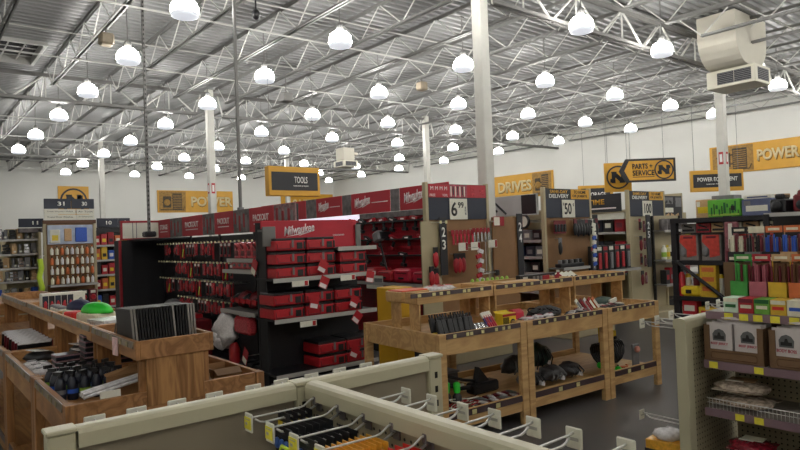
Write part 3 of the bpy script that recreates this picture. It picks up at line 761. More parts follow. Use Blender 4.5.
# layered pinkish boxed packs piled behind the bottles
for k,(a,y,h,w) in enumerate([(4.55,.22,5,.13),(4.56,.39,8,.15),(4.55,.56,5,.13)]):
    for j in range(h):
        t=thing('strip_pack','flat pinkish pack, %s pile behind the spray bottles, %s from bottom'%(['left','middle','right'][k],ORD[j]),'pack',lt(a+.01*(j%2),y,.852+j*.034),R.uniform(-.06,.06),'strip packs behind the spray bottles')
        MB().rbox(-.07,.07,-w/2,w/2,0,.032,.004).build('pack_body',m_blk2 if j%2 else m_bott,t); MB().box(-.0705,.0705,-w/2-.001,w/2+.001,.021,.030).build('pink_edge',m_pinkish,t)
t=thing('card_tray','open brown card box in the near left tray','box',lt(3.60,.28,.852),.12)
b=MB(); b.box(0,.34,0,.005,0,.09); b.box(0,.34,.13,.135,0,.13); b.box(0,.005,0,.135,0,.09); b.box(.335,.34,0,.135,0,.13); b.box(0,.34,0,.135,0,.004); b.build('carton',m_card,t)
b=MB(); b.add([(0,.135,.13),(.34,.135,.13),(.34,.17,.20),(0,.17,.14)],[(0,1,2,3)]); b.add([(0,.137,.13),(.34,.137,.13),(.34,.172,.20),(0,.172,.14)],[(0,1,2,3)]); b.build('raised_flap',m_card,t)
for k in range(5):
    t=thing('clear_tube','long clear tube with silver rods on the near left tray, %s from front'%ORD[k],'tube',lt(3.50+k*.021,.10,.94+.014*(k%2)),0,'silver tubes on the near left tray'); t.rotation_euler=(0,-.10,.25)
    MB().tube((0,0,0),(.33,0,0),.009,10).build('tube_body',m_clear,t); MB().tube((.33,0,0),(.345,0,0),.0095,10).build('cap',m_ltblue if k%2 else m_alu,t)
MB_=MB().rbox(-.05,.05,-.002,.002,0,.06,.001)
t=tag(MB_.build('price_card',m_tagw,None,lt(3.475,.22,.90)),'white price card at the front of the near left tray','card')
tag(MB().rbox(-.004,.004,-.035,.035,-.05,.05,.002).build('price_card',mat('price_card_red_edge',(226,190,190),.5,0,.2,30),None,(.952,3.76,1.14),(0,0,.1)),'white and red price card hanging on the upper tray edge at left','card')
# right end of the near left tray: card boxes
for k,(x,a,w,d,h) in enumerate([(.63+.70,3.62,.15,.2,.085),(.63+.87,3.62,.17,.22,.10)]):
    t=thing('open_carton','open brown carton at the right end of the near left tray, %s'%['left one','right one'][k],'carton',(x-.06,a-.05,.852),0)
    b=MB(); b.box(0,w,0,.004,0,h); b.box(0,w,d,d+.004,0,h); b.box(0,.004,0,d,0,h); b.box(w-.004,w,0,d,0,h); b.box(0,w,0,d,0,.004); b.build('carton_walls',m_card,t)
    b=MB(); b.cbox((w*.45,-.03,h*.9),(w*.9,.06,.003),0,(.5,0,0)); b.build('flap',m_cardd,t)
# dark bin beneath the near left table and black floor bundle
t=thing('storage_bin','black bin on the floor under the left tables','bin',(1.1,4.0,.207)); 
b=MB(); b.rbox(-.25,.25,-.25,.25,0,.4,.02); b.build('bin_body',m_blk,t); b=MB(); b.rbox(-.27,.27,-.27,.27,.36,.43,.02); b.build('rim',m_blk2,t)
# ---------------------------------------------------------------- centre tables
def cp(x,y,z): p=ct(x-3.2,y); return (p[0],p[1],z)
ZT=.822   # lower tray surface
# left table, lower tray
k=0
m_orh=mat('orange_handle',(220,84,44),.4,0,.08,30)
for r in range(2):
    for c in range(7):
        lab='black wrapped tool with coloured grip, centre left tray, %s row, %s from left'%(['front','back'][r],ORD[c])
        t=thing('grip_tool',lab,'tool',cp(3.32+c*.055+.02*r,.10+.12*r,ZT),ang,'grip tools on the centre left table'); t.rotation_euler=(-.28,R.uniform(-.1,.1),ang)
        MB().rbox(-.026,.026,-.018,.018,.0,.06,.008).build('grip',[m_orh,m_ylw,m_redb,m_orh,m_blk2][(c*2+r)%5],t)
        b=MB(); b.rbox(-.027,.027,-.016,.016,.055,.18,.008); b.tube((-.01,0,.17),(-.016,0,.21),.008,6); b.tube((.01,0,.17),(.016,0,.21),.008,6); b.build('tool_body',m_blk2,t)
for c in range(4):
    t=thing('wrench_pack','silver socket pack beside the black grip tools, %s from left'%ORD[c],'pack',cp(3.74+c*.045,.13,ZT),ang,'silver socket packs'); t.rotation_euler=(-.5,0,ang+.2)
    MB().rbox(-.02,.02,-.01,.01,0,.11,.004).build('card',m_grey,t)
    b=MB(); b.tube((-.008,-.014,.02),(-.008,-.014,.1),.007,6); b.tube((.009,-.014,.02),(.009,-.014,.1),.006,6); b.build('sockets',m_chrome,t)
m_blush=mat('pack_blue_red',(60,52,110),.4,0,.3,60)
for c in range(4):
    t=thing('screwdriver_pack','red and blue screwdriver pack standing on the centre left table, %s from left'%ORD[c],'pack',cp(3.90+c*.035,.12+.01*c,ZT),ang,'red and blue screwdriver packs'); t.rotation_euler=(-.35,-.35,ang)
    MB().rbox(-.016,.016,-.008,.008,0,.2,.003).build('card',m_redk if c%2 else m_blush,t); b=MB(); b.lathe([(.006,.02),(.009,.03),(.009,.09),(.003,.1),(.003,.17)],8,0,Matrix.Translation((0,-.014,0))); b.build('screwdriver',m_pinkr,t); MB().box(-.017,.017,-.009,.009,.15,.2).build('white_header',m_tagw,t)
t=thing('counter_display','yellow counter display box with a round hole, centre left table','box',cp(4.06,.15,ZT),ang)
b=MB(); b.rbox(0,.17,0,.10,0,.145,.004); b.add([(0,.1,.145),(.17,.1,.145),(.17,.12,.16),(0,.12,.16)],[(0,1,2,3)]); b.build('carton',m_ylw,t)
b=MB(); b.lathe([(.032,0),(.032,.004),(.022,.005)],18,0,Matrix.Translation((.125,-.001,.06)) @ Matrix.Rotation(PI/2,4,'X')); b.build('round_opening',m_ink,t)
for q in range(6): MB().box(.006+q*.013,.012+q*.013,-.003,0,.01,.11).build('slot_bar',m_ink,t)
MB().box(.0,.17,-.002,0,.118,.14).build('printed_band',m_redd,t)
t=thing('red_pouch','red handled pouch at the back of the centre left tray','pouch',cp(3.78,.33,ZT),ang)
MB().blob((0,0,.09),(.17,.08,.13),0,12,6,3,.1).build('pouch_body',m_redb,t); MB().cbox((-.05,-.03,.12),(.03,.03,.09)).build('white_strap',m_tagw,t); MB().blob((-.02,0,.05),(.2,.1,.1),0,10,6,6,.2,.6).build('dark_base',m_blk2,t)
# upper tray left
ZU=1.121
t=thing('orange_sheet_pack','flat orange wrapped sheet pack at the left end of the centre upper tray','pack',cp(3.38,.70,ZU),ang)
MB().rbox(-.12,.2,-.12,.12,0,.084,.004).build('pack_body',m_ply2,t); MB().rbox(-.1,.19,-.11,.11,.084,.094,.004).build('orange_top',m_orh,t)
for q in range(9):
    t=flat_bag('fastener_bag','crumpled red and white bag in the upper tray heap, %s from left'%ORD[q],cp(3.62+.035*q,.62+.12*(q%3)/2,ZU+.045*(q%2)),(.15,.11,.06),m_clear,m_redb if q%2 else m_tagw,R.uniform(-1,1),70+q,'bag','red and white bags on the upper tray')
for q in range(8):
    t=thing('tube_cap','small green topped tube in the centre upper tray, %s from left'%ORD[q],'tube',cp(4.36+q*.07,.86,ZU),0,'green topped tubes')
    MB().lathe([(.02,0),(.02,.08)],10).build('tube_body',m_tan if q%2 else m_tagw,t); MB().lathe([(.021,.08),(.016,.105),(.005,.115)],10).build('cap',m_lgl,t)
# middle table
for q in range(9):
    flat_bag('hardware_bag','clear hardware bag in the middle centre tray, %s from left'%ORD[q],cp(4.38+.05*q,.11+.07*(q%3),ZT+.02*(q%3)),(.13,.10,.035),m_clear,[m_tagw,m_pinkish,m_redd][q%3],R.uniform(-.8,.8),90+q,'bag','clear hardware bags')
t=thing('red_case','red rounded case at the back left of the middle centre tray','case',cp(4.42,.34,ZT),ang)
MB().rbox(-.09,.09,-.05,.05,0,.14,.03).build('case_body',m_pinkr,t); MB().rbox(-.03,.03,-.058,-.048,.03,.06,.004).build('dark_latch',m_blk2,t)
t=thing('cable_heap','dark grey cable heap on the middle centre tray','cable',cp(4.85,.36,ZT),ang)
b=MB(); b.blob((0,0,.05),(.42,.22,.17),0,16,8,4,.15,.4); b.build('heap',mat('dark_grey_rubber',(66,68,70),.6,0,.2,30),t)
b=MB()
for q in range(5): b.path([(-.17+.06*q+.05*math.cos(a*.7),.08*math.sin(a*.7)-.03,.10+.02*math.sin(a+q)) for a in range(10)],.008,6)
b.build('cable_loops',m_blk2,t)
for q in range(4):
    t=thing('boxed_glove_pack','dark striped pack on the middle centre tray, %s from left'%ORD[q],'pack',cp(4.98+q*.06,.13+.03*(q%2),ZT),ang+.2,'dark striped packs')
    MB().rbox(-.05,.05,-.06,.06,0,.06+.01*q,.01).build('pack_body',[m_blk2,m_nav,m_blk2,m_mar][q],t); MB().cbox((0,0,.065+.01*q),(.06,.05,.01)).build('printed_label',m_clear,t)
for q in range(5):
    t=thing('blade_pack','%s long blade pack leaning left on centre tables, %s from left'%(['white','maroon','white','red','red and white'][q],ORD[q]),'pack',cp(5.20+q*.065,.12,ZT),ang); t.rotation_euler=(-.3,-.55,ang+.2)
    MB().rbox(-.022,.022,-.006,.006,0,.22,.002).build('sleeve',[m_tagw,m_mar,m_clear,m_redk,m_org][q],t); MB().box(-.016,.016,-.0075,-.006,.05,.19).build('blade_print',[m_grey,m_redd,m_redd,m_tagw,m_tagw][q],t)
# upper tray of the middle table: flat tan board, black bar packs, white leaflets
tag(MB().rbox(-.25,.25,-.09,.09,0,.075,.003).build('tan_board',m_ply2,None,cp(4.78,.66,ZU),(0,0,ang)),'flat tan board lying in the middle upper tray','board')
t=thing('bar_pack','long black bar pack at the back of the middle upper tray','pack',cp(5.15,.80,ZU),ang)
MB().rbox(-.2,.42,-.03,.03,0,.11,.006).build('bar',m_blk2,t); MB().box(-.15,-.08,-.032,-.03,.06,.09).build('white_label',m_tagw,t)
for q in range(6): MB().rbox(.0+.06*q,.04+.06*q,-.034,-.03,.02,.09,.001).build('bar_tooth',m_grey,t)
tag(MB().rbox(-.05,.05,-.004,.004,0,.05,.002).build('red_ticket',m_redd,None,cp(4.985,.44,1.195),(0,0,ang)),'maroon ticket on the front edge of the middle upper tray','ticket')
t=thing('red_bottle','small red bottle at the right end of the middle upper tray','bottle',cp(5.36,.60,ZU)); MB().lathe([(.035,0),(.04,.02),(.04,.09),(.015,.11),(.014,.13)],12).build('bottle_body',m_redd,t); MB().lathe([(.017,.13),(.017,.15)],10).build('cap',m_tagw,t)
for q in range(4):
    t=thing('leaflet_pack','white leaflet pack tilted on the right centre upper tray, %s from left'%ORD[q],'pack',cp(5.56+q*.075,.62,ZU),ang); t.rotation_euler=(-.9,-.4,ang)
    MB().rbox(-.026,.026,-.006,.006,0,.18,.002).build('sleeve',m_tagw,t); MB().box(-.02,.02,-.0072,-.006,.03,.1).build('dark_print',m_blk2,t)
# right table
m_spike=mat('black_spiky_rubber',(36,34,36),.5,0,.35,70,bump=.8)
for q in range(6):
    flat_bag('zip_tie_bag','dark bag of black ties on the right centre tray, %s from left'%ORD[q],cp(5.46+.07*q,.13+.08*(q%2),ZT+.0*q),(.14,.18,.09),m_spike,[m_redd,m_tagw,m_mar][q%3],R.uniform(-.5,.5),120+q,'bag','dark tie bags')
for q in range(4):
    flat_bag('clear_pouch','pale flat pouch at the right end of the right centre tray, %s from left'%ORD[q],cp(5.86+.06*q,.13+.05*(q%2),ZT),(.12,.14,.04),m_clear,m_tagw,R.uniform(-.4,.4),140+q,'pouch','pale flat pouches')
t=thing('hose_coil','dark green hose bundle at the back of the right centre tray','hose',cp(5.65,.28,ZT),ang)
b=MB(); b.blob((0,0,.07),(.4,.16,.17),0,14,8,7,.15,.4); b.build('bundle',mat('dark_green_hose',(40,62,52),.5,0,.2,30),t); MB().cbox((.1,-.07,.11),(.12,.02,.04),0,(0,-.2,0)).build('white_ticket',m_tagw,t)
# low shelves
ZL=.206
for q in range(3):
    t=thing('green_capped_bottle','dark bottle with vivid green cap under the centre left table, %s from left'%ORD[q],'bottle',cp(3.36+q*.07,.16+.05*(q%2),ZL),0,'green capped bottles'); MB().lathe([(.035,0),(.04,.02),(.04,.13),(.02,.16)],12).build('bottle_body',m_blk2,t); MB().lathe([(.024,.16),(.03,.175),(.03,.24),(.012,.25)],12).build('cap',m_brg,t)
t=thing('red_cable_heap','red and brown cord heap low at the front of the centre left table','cord',cp(3.5,.10,ZL),0)
b=MB()
for q in range(12):
    a=q*1.3; b.path([(.09*math.cos(a+s*.6)*(1+.1*s%3),.05*math.sin(a*1.7+s*.6),.02+.012*q*.7+.01*math.sin(s+q)) for s in range(11)],.005,5,q%3)
b.build('cord_loops',[m_redk,m_brown,m_tagw],t)
for q in range(10):
    t=thing('chain_pack','maroon and white chain pack on the low centre shelf, %s from left'%ORD[q],'pack',cp(3.66+.062*q,.14+.10*(q%2),ZL),R.uniform(-.2,.2),'chain packs on the low centre shelf')
    MB().rbox(-.04,.04,-.09,.09,0,.022,.004).build('card',m_mar if q%2 else m_brown,t)
    b=MB(); b.blob((0,0,.03),(.055,.13,.022),0,8,6,q,.3); b.build('chain',m_clear if q%3 else m_grey,t)
t=thing('bracket_arm','black jointed bracket arm on the low centre shelf','bracket',cp(4.0,.50,ZL),0)
b=MB(); b.path([(-.32,0,.14),(-.2,-.02,.09),(-.05,0,.07),(.15,0,.06)],.02,8); b.path([(-.28,.06,.20),(-.1,.04,.14),(.05,.02,.11)],.014,8); b.add([(.0,-.03,.05),(.22,-.03,.05),(.05,-.03,.24),(.0,.03,.05),(.22,.03,.05),(.05,.03,.24)],[(0,1,2),(5,4,3),(0,3,4,1),(1,4,5,2),(2,5,3,0)]); b.build('arms',m_blk2,t)
b=MB(); b.rbox(-.05,.28,-.07,.07,0,.10,.02); b.build('base_block',m_blk,t)
MB().cbox((-.19,-.03,.12),(.05,.01,.02)).build('white_ticket',m_tagw,t)
t=thing('shelf_bin','long grey bin at the back of the low centre shelf','bin',cp(3.7,.95,ZL),ang)
b=MB(); b.rbox(-.4,.4,-.12,.12,0,.14,.01); b.build('bin_body',mat('dim_grey_bin',(86,84,84),.6),t); MB().rbox(-.41,.41,-.13,.13,.14,.155,.004).build('lid',m_grey,t)
t=thing('power_bar','long black rail hung under the centre left tray','rail',cp(3.85,.40,.685),ang); MB().rbox(-.42,.42,-.03,.03,0,.065,.008).build('rail_body',m_blk,t); MB().box(.04,.13,-.032,-.03,.03,.055).build('white_label',m_tagw,t)
m_dkheap=mat('dark_machine_heap',(58,56,58),.45,0,.4,40,bump=.5)
for q,(x,y,w,h) in enumerate([(4.52,.28,.26,.16),(4.80,.28,.3,.18),(5.08,.28,.26,.17),(4.78,.72,.4,.22),(5.10,.72,.35,.30)]):
    t=thing('machine_pack','dark bagged machine part under the middle centre table, %s'%['front left','front middle','front right','rear left','rear right'][q],'part',cp(x,y,ZL),ang,'dark bagged machine parts')
    b=MB(); b.blob((0,0,h/2),(w,.22,h),0,12,8,q+3,.22,.5); b.build('body',m_dkheap if q!=4 else mat('dark_green_bag',(24,48,40),.4,0,.3,20),t)
    b=MB()
    for s in range(4): b.path([(-w*.3+s*w*.2,-.10,.05),(-w*.25+s*w*.2,-.118,h*.5),(-w*.2+s*w*.15,-.08,h*.8)],.008,6)
    b.build('cables',m_grey if q%2 else m_blk2,t); MB().cbox((w*.2,-.10,h*.35),(.06,.03,.04),0,(0,.3,.2)).build('printed_label',m_clear,t)
t=thing('hose_fan','fanned black coiled hose under the right centre table','hose',cp(5.80,.34,ZL),ang)
b=MB()
for q in range(11):
    a=-.75+1.5*q/10; cx=.13*math.sin(a); 
    pts=[]
    for s in range(13):
        u=2*PI*s/12; rr_=.11+.02*math.cos(u); px=cx+(.16*math.sin(a))*(.5+.5*math.sin(u)) ; pts.append((px,.10*math.cos(u),.15+.12*math.sin(u)))
    b.path(pts,.011,6)
b.build('coils',m_blk2,t)
for q,(x,y,z) in enumerate([(5.50,.14,0),(5.57,.12,0),(5.54,.2,.055),(5.62,.17,.05),(5.64,.10,0),(5.48,.2,.05)]):
    t=thing('green_ball','vivid green knobbly ball under the right centre table, %s'%['far left low','second from left low','upper middle','upper right','right low','upper left'][q],'ball',cp(x,y,ZL+z),0,'green balls'); b=MB(); b.blob((0,0,.034),(.068,.068,.068),0,12,8,q,.08); b.build('ball',m_brg,t); b=MB(); b.tube((0,0,.066),(0,0,.08),.008,8); b.build('stem',m_blk2,t)
t=thing('orange_coil','small orange and black cord coil beside the green balls','cord',cp(5.74,.10,ZL)); b=MB(); b.path([(.05*math.cos(a*.8),.035*math.sin(a*.8),.012+.003*a) for a in range(17)],.008,6); b.build('coil',m_org,t); MB().rbox(-.02,.02,-.02,.02,0,.03,.004).build('hub',m_blk2,t)
t=thing('bulb_pack','pink bulb on a grey card hanging at the right end of the low shelf','bulb',cp(6.02,.12,ZL),ang); MB().rbox(-.06,.06,.02,.035,0,.24,.004).build('card',m_grey,t); MB().blob((-.02,-.01,.19),(.07,.06,.07),0,12,8,3,.04).build('bulb',mat('pink_bulb',(206,142,128),.3),t)
for q in range(3):
    t=thing('yellow_tool_pack','black and yellow pack standing at the right end, low centre shelf, %s'%['left one','middle one','right one'][q],'pack',cp(6.0+.05*q,.40+.12*q,ZL),ang); MB().rbox(-.035,.035,-.012,.012,0,.36,.003).build('card',m_ylw,t); MB().rbox(-.024,.024,-.03,-.012,.12,.30,.006).build('tool',m_blk2,t)
# ================================================================ hanging things and signs
m_hv=mat('diffuser_cream_enamel',(206,202,186),.5,0,.04,2); m_grille=mat('grille_black',(40,40,44),.6,0,.1,30); m_duct=mat('duct_canvas_cream',(190,186,172),.7,0,.05,2)
def hvac(label,x0,x1,y0,y1,z0,z1,drum):
    t=thing('air_diffuser',label,'air vent',(x0,y0,z0),0); w,d,h=x1-x0,y1-y0,z1-z0
    MB().rbox(0,w,0,d,0,h,.015).build('diffuser_box',m_hv,t)
    for nm,(f,L) in dict(a=('y',w),b=('x',d)).items():
        b=MB(); n=2
        for k in range(n):
            a0=L*(.08 if nm=='b' else .16)+(L*.7/n)*k; a1=a0+L*.68/n
            if f=='y':
                b.box(a0,a1,-.004,.0,h*.16,h*.84,0)
                for q in range(7): b.box(a0,a1,-.012,-.004,h*.18+q*h*.1,h*.18+q*h*.1+.008,1)
            else:
                b.box(-.004,0,a0,a1,h*.16,h*.84,0)
                for q in range(7): b.box(-.012,-.004,a0,a1,h*.18+q*h*.1,h*.18+q*h*.1+.008,1)
        b.build('grille',[m_grille,m_grey],t)
    x0,x1,zz,rc=drum; pr=[]
    for k in range(7):
        a=PI+PI/2*k/6; pr.append((x0+rc+rc*math.cos(a),h+.001+rc+rc*math.sin(a)))
    for k in range(7):
        a=-PI/2+PI/2*k/6; pr.append((x1-rc+rc*math.cos(a),h+.001+rc+rc*math.sin(a)))
    pr+=[(x1,zz),(x0,zz)]
    b=MB(); b.prism(pr,d*.12,d*.9,1); b.build('supply_drum',m_duct,t)
    MB().rbox(x1-.02,x1+.35*min(1,zz),d*.3,d*.7,h+.35*min(1,zz),zz-.2*min(1,zz),.01).build('side_duct',m_hv,t)
    if zz<1:
        for x in (x0+.05,x1-.05): MB().tube((x,d*.5,zz),(x,d*.5,6.0-z0),.012,6).build('hanger_rod',m_gird,t)
    return t
hvac('big cream ceiling air diffuser with rounded duct, upper right',13.65,14.43,5.22,6.2,4.58,4.95,(-.55,.95,1.4,.55))
hvac('small cream ceiling air diffuser above the red headers, centre',12.55,13.2,18.6,19.25,4.27,4.50,(.08,.55,.70,.08))
# strut poles
b=MB(); b.rbox(-.02,.02,-.02,.02,0,4.10,.003,0)
for k in range(54): b.box(-.0205,.0205,-.008,.008,.05+k*.075,.085+k*.075,1); b.box(-.008,.008,-.0205,.0205,.05+k*.075,.085+k*.075,1)
t=thing('strut_pole','slotted steel strut pole standing on the black cabinet at left','pole',(3.2,10.4,1.835),0); b.build('channel',[m_gird,m_ink],t); MB().rbox(-.09,.09,-.09,.09,.0,.09,.02).build('foot',m_blk2,t)
t=thing('power_pole','thin grey power pole rising from the red header run','pole',(3.66,7.95,2.12),0); MB().rbox(-.018,.018,-.018,.018,0,3.86,.003).build('pole_tube',m_gird,t); MB().rbox(-.035,.035,-.035,.035,0,.05,.005).build('foot',m_grey,t)
# small ceiling fittings
t=thing('ceiling_speaker','tan box speaker on a roof joist at upper left','speaker',(2.84,11.2,5.10)); MB().rbox(-.11,.11,-.11,.11,0,.2,.03).build('cabinet',mat('tan_cabinet',(150,138,118),.6),t); MB().tube((0,0,.2),(0,0,.30),.015).build('bracket',m_gird,t)
t=thing('security_camera','small dark camera hanging beside the power pole','camera',(4.21,8.4,4.98)); MB().tube((0,0,.15),(0,0,.42),.015).build('stem',m_blk2,t); b=MB(); b.blob((0,0,.07),(.12,.12,.16),0,10,8,1,.02); b.build('dome',m_blk2,t)
t=thing('roof_sensor','small grey boxed sensor under the joists, centre','sensor',(7.0,12.6,4.85)); MB().rbox(-.12,.12,-.12,.12,0,.2,.02).build('case',m_gird,t); MB().tube((0,0,.2),(0,0,.55),.012).build('stem',m_gird,t)
t=thing('ceiling_speaker','tan boxed speaker left of the thickest column','speaker',(9.72,11.0,5.10)); MB().rbox(-.11,.11,-.11,.11,0,.2,.03).build('cabinet',MATS['tan_cabinet'],t); MB().tube((0,0,.2),(0,0,.30),.015).build('bracket',m_gird,t)

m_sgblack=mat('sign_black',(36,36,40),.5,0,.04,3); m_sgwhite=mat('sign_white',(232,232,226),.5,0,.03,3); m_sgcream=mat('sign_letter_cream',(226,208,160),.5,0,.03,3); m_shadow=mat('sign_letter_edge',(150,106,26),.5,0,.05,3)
m_engine=mat('printed_engine_dark',(70,58,38),.6,0,.35,12); m_engine2=mat('printed_engine_tan',(160,122,56),.6,0,.25,12)
def box_sign(label,c,w,h,d,rz,inner=True,lines=(),name='hanging_sign',wires=None,cat='sign'):
    """sign box; local -y is the face"""
    t=thing(name,label,cat,c,rz)
    MB().rbox(-w/2,w/2,-d/2,d/2,-h/2,h/2,.008).build('frame',m_yel,t)
    if inner:
        iw,ih=w-.2*h*1.0,h*.62; MB().box(-iw/2,iw/2,-d/2-.006,-d/2,-ih/2,ih/2).build('black_panel',m_sgblack,t)
    for (s,lw,lh,x,z,m) in lines: text(s,lw,lh,'-Y',(x,-d/2-.007,z),m,t,'lettering',.002,.02)
    if wires:
        for x in (-w*.42,w*.42): MB().tube((x,0,h/2),(x,0,wires-c[2]),.006,5).build('hanging_wire',m_gird,t)
    return t
box_sign('yellow framed black TOOLS sign hanging above the red header run',(6.20,11.0,2.86),1.15,.58,.16,0,True,(('TOOLS',.30,.13,.13,.03,m_sgwhite),('POWER HAND AIR WELDING',.34,.025,.13,-.09,m_sgwhite)),'hanging_sign',5.38)
# power equipment sign: turned towards the camera
def facing(c): return math.atan2(-c[0],c[1])  # rotation that turns local -y to the camera spot
c=(17.4,7.76,2.875); box_sign('yellow framed black POWER EQUIPMENT sign, cut across by the right column',c,1.42,.58,.10,-.69,True,(('POWER EQUIPMENT',1.08,.13,0,.03,m_sgwhite),('GENERATORS  PRESSURE WASHERS',.62,.028,0,-.09,m_sgwhite)),'hanging_sign',5.38)
def nring(parent,c,r,m,mf=None):
    """ring with a block N and a level bar across it, in the local xz plane at y"""
    b=MB(); n=28
    for k in range(n):
        a0,a1=2*PI*k/n,2*PI*(k+1)/n
        pr=[(c[0]+rr*math.cos(a),c[2]+rr*math.sin(a)) for rr,a in ((r,a0),(r,a1),(r*.86,a1),(r*.86,a0))]
        b.prism(pr,c[1]-.008,c[1],1)
    s=r*.60
    def P(pts): b.prism([(c[0]+x*s,c[2]+z*s) for x,z in pts],c[1]-.008,c[1],1)
    P([(-.9,-.8),(-.4,-.8),(-.4,.8),(-.9,.8)]); P([(.4,-.8),(.9,-.8),(.9,.8),(.4,.8)]); P([(-.4,.8),(-.4,.0),(.4,-.8),(.4,.0)])
    P([(-1.12,-.72),(-.5,-.72),(-.5,-.2),(-1.12,-.2)]); P([(1.12,.72),(.5,.72),(.5,.2),(1.12,.2)])
    P([(-.95,.6),(-.2,.6),(-.2,.8),(-.95,.8)]); P([(.2,-.8),(.95,-.8),(.95,-.6),(.2,-.6)])
    return b.build('round_emblem',m,parent)
c=(14.06,7.88,3.05); t=thing('hanging_sign','black arrow shaped PARTS + SERVICE sign hanging by wires','sign',c,-.69)
w,h=1.35,.56
b=MB(); b.prism([(-w/2,.0),(-w/2+.16,h/2),(w/2,h/2),(w/2,-h/2),(-w/2+.16,-h/2)],-.02,.02,1); b.build('panel',m_sgblack,t)
b=MB(); b.prism([(-w/2+.12,0),(-w/2+.24,h*.41),(w*.46,h*.41),(w*.46,-h*.41),(-w/2+.24,-h*.41)],-.026,-.02,1); b.build('yellow_face',m_yel,t)
text('PARTS +',.48,.13,'-Y',(-.12,-.027,.10),m_sgblack,t,'lettering',.002,.03); text('SERVICE',.52,.13,'-Y',(-.10,-.027,-.06),m_sgblack,t,'lettering',.002,.03)
MB().box(-.36,.16,-.028,-.026,-.165,-.15).build('underline',m_sgblack,t)
nring(t,(.39,-.027,0),.23,m_sgblack)
for x in (-.4,.4): MB().tube((x,0,h/2),(x,0,2.33),.006,5).build('hanging_wire',m_gird,t)
c=(14.35,8.85,2.98); t=thing('hanging_sign','square yellow sign with black ring behind the parts and service arrow','sign',c,-.69)
MB().rbox(-.34,.34,-.03,.03,-.37,.37,.006).build('panel',m_yel,t); nring(t,(0,-.031,0),.30,m_sgblack)
for x in (-.25,.25): MB().tube((x,0,.37),(x,0,2.4),.006,5).build('hanging_wire',m_gird,t)
t=thing('hanging_sign','square yellow sign with black ring rising behind the aisle 31 header','sign',(7.05,34.77,4.1),0)
MB().rbox(-.70,.70,-.03,.03,-.72,.72,.006).build('panel',m_yel,t); nring(t,(0,-.031,0),.62,m_sgblack)
# wall signs
def engine_art(t,x0,x1,z0,z1,y,seed):
    """printed motor picture: blocks, cylinders and pipes in two tones on the panel face"""
    rr=random.Random(seed); W,H=x1-x0,z1-z0
    b=MB(); b.box(x0,x1,y-.004,y,z0,z1,1)
    b.rbox(x0+W*.15,x0+W*.45,y-.012,y-.004,z0+H*.2,z0+H*.75,.003,0)
    b.rbox(x0+W*.5,x0+W*.85,y-.014,y-.004,z0+H*.1,z0+H*.9,.003,0)
    for k in range(9): b.box(x0+W*.52,x0+W*.83,y-.017,y-.014,z0+H*(.15+.08*k),z0+H*(.18+.08*k),1)
    b.lathe([(H*.16,0),(H*.16,.006),(H*.07,.008)],16,1,Matrix.Translation((x0+W*.3,y-.012,z0+H*.45)) @ Matrix.Rotation(PI/2,4,'X'))
    for k in range(5):
        xx=x0+W*rr.uniform(.1,.7); zz=z0+H*rr.uniform(.1,.8); b.box(xx,xx+W*.2,y-.013,y-.004,zz,zz+H*.05,0)
    b.path([(x0+W*.05,y-.012,z0+H*.1),(x0+W*.9,y-.012,z0+H*.08),(x0+W*.95,y-.012,z0+H*.25)],H*.02,5,0)
    return b.build('printed_motor',[m_engine,m_engine2],t)
def wall_sign(label,c,w,h,rz,word,ww,wx,art,seed,extra=None):
    t=thing('wall_sign',label,'sign',c,rz)
    MB().rbox(-w/2,w/2,-.06,-.001,-h/2,h/2,.006).build('panel',m_yel,t)
    if art: engine_art(t,art[0],art[1],-h*.46,h*.46,-.061,seed)
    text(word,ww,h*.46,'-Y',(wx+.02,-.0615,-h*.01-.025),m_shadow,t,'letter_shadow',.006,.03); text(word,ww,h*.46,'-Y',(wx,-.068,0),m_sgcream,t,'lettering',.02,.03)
    return t
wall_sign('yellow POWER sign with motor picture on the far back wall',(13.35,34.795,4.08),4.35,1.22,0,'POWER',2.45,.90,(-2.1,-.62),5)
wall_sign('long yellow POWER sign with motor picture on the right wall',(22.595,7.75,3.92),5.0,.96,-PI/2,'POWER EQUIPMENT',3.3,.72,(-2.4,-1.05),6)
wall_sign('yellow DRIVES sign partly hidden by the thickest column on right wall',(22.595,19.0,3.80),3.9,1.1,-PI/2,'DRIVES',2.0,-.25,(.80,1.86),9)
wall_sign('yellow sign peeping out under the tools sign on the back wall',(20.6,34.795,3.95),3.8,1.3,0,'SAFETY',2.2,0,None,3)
t=thing('wall_sign','small yellow and black sign behind the 50 cent endcap header','sign',(19.0,12.6,2.9),-.7); MB().rbox(-.6,.6,-.03,.03,-.3,.3,.005).build('panel',m_yel,t); MB().box(-.5,.5,-.034,-.03,-.24,.2).build('black_panel',m_sgblack,t); text('STORAGE',.7,.16,'-Y',(0,-.035,-.02),m_sgwhite,t,'lettering',.002,.02)
for x in (-.4,.4): MB().tube((x,0,.3),(x,0,2.48),.006,5).build('hanging_wire',m_gird,t)
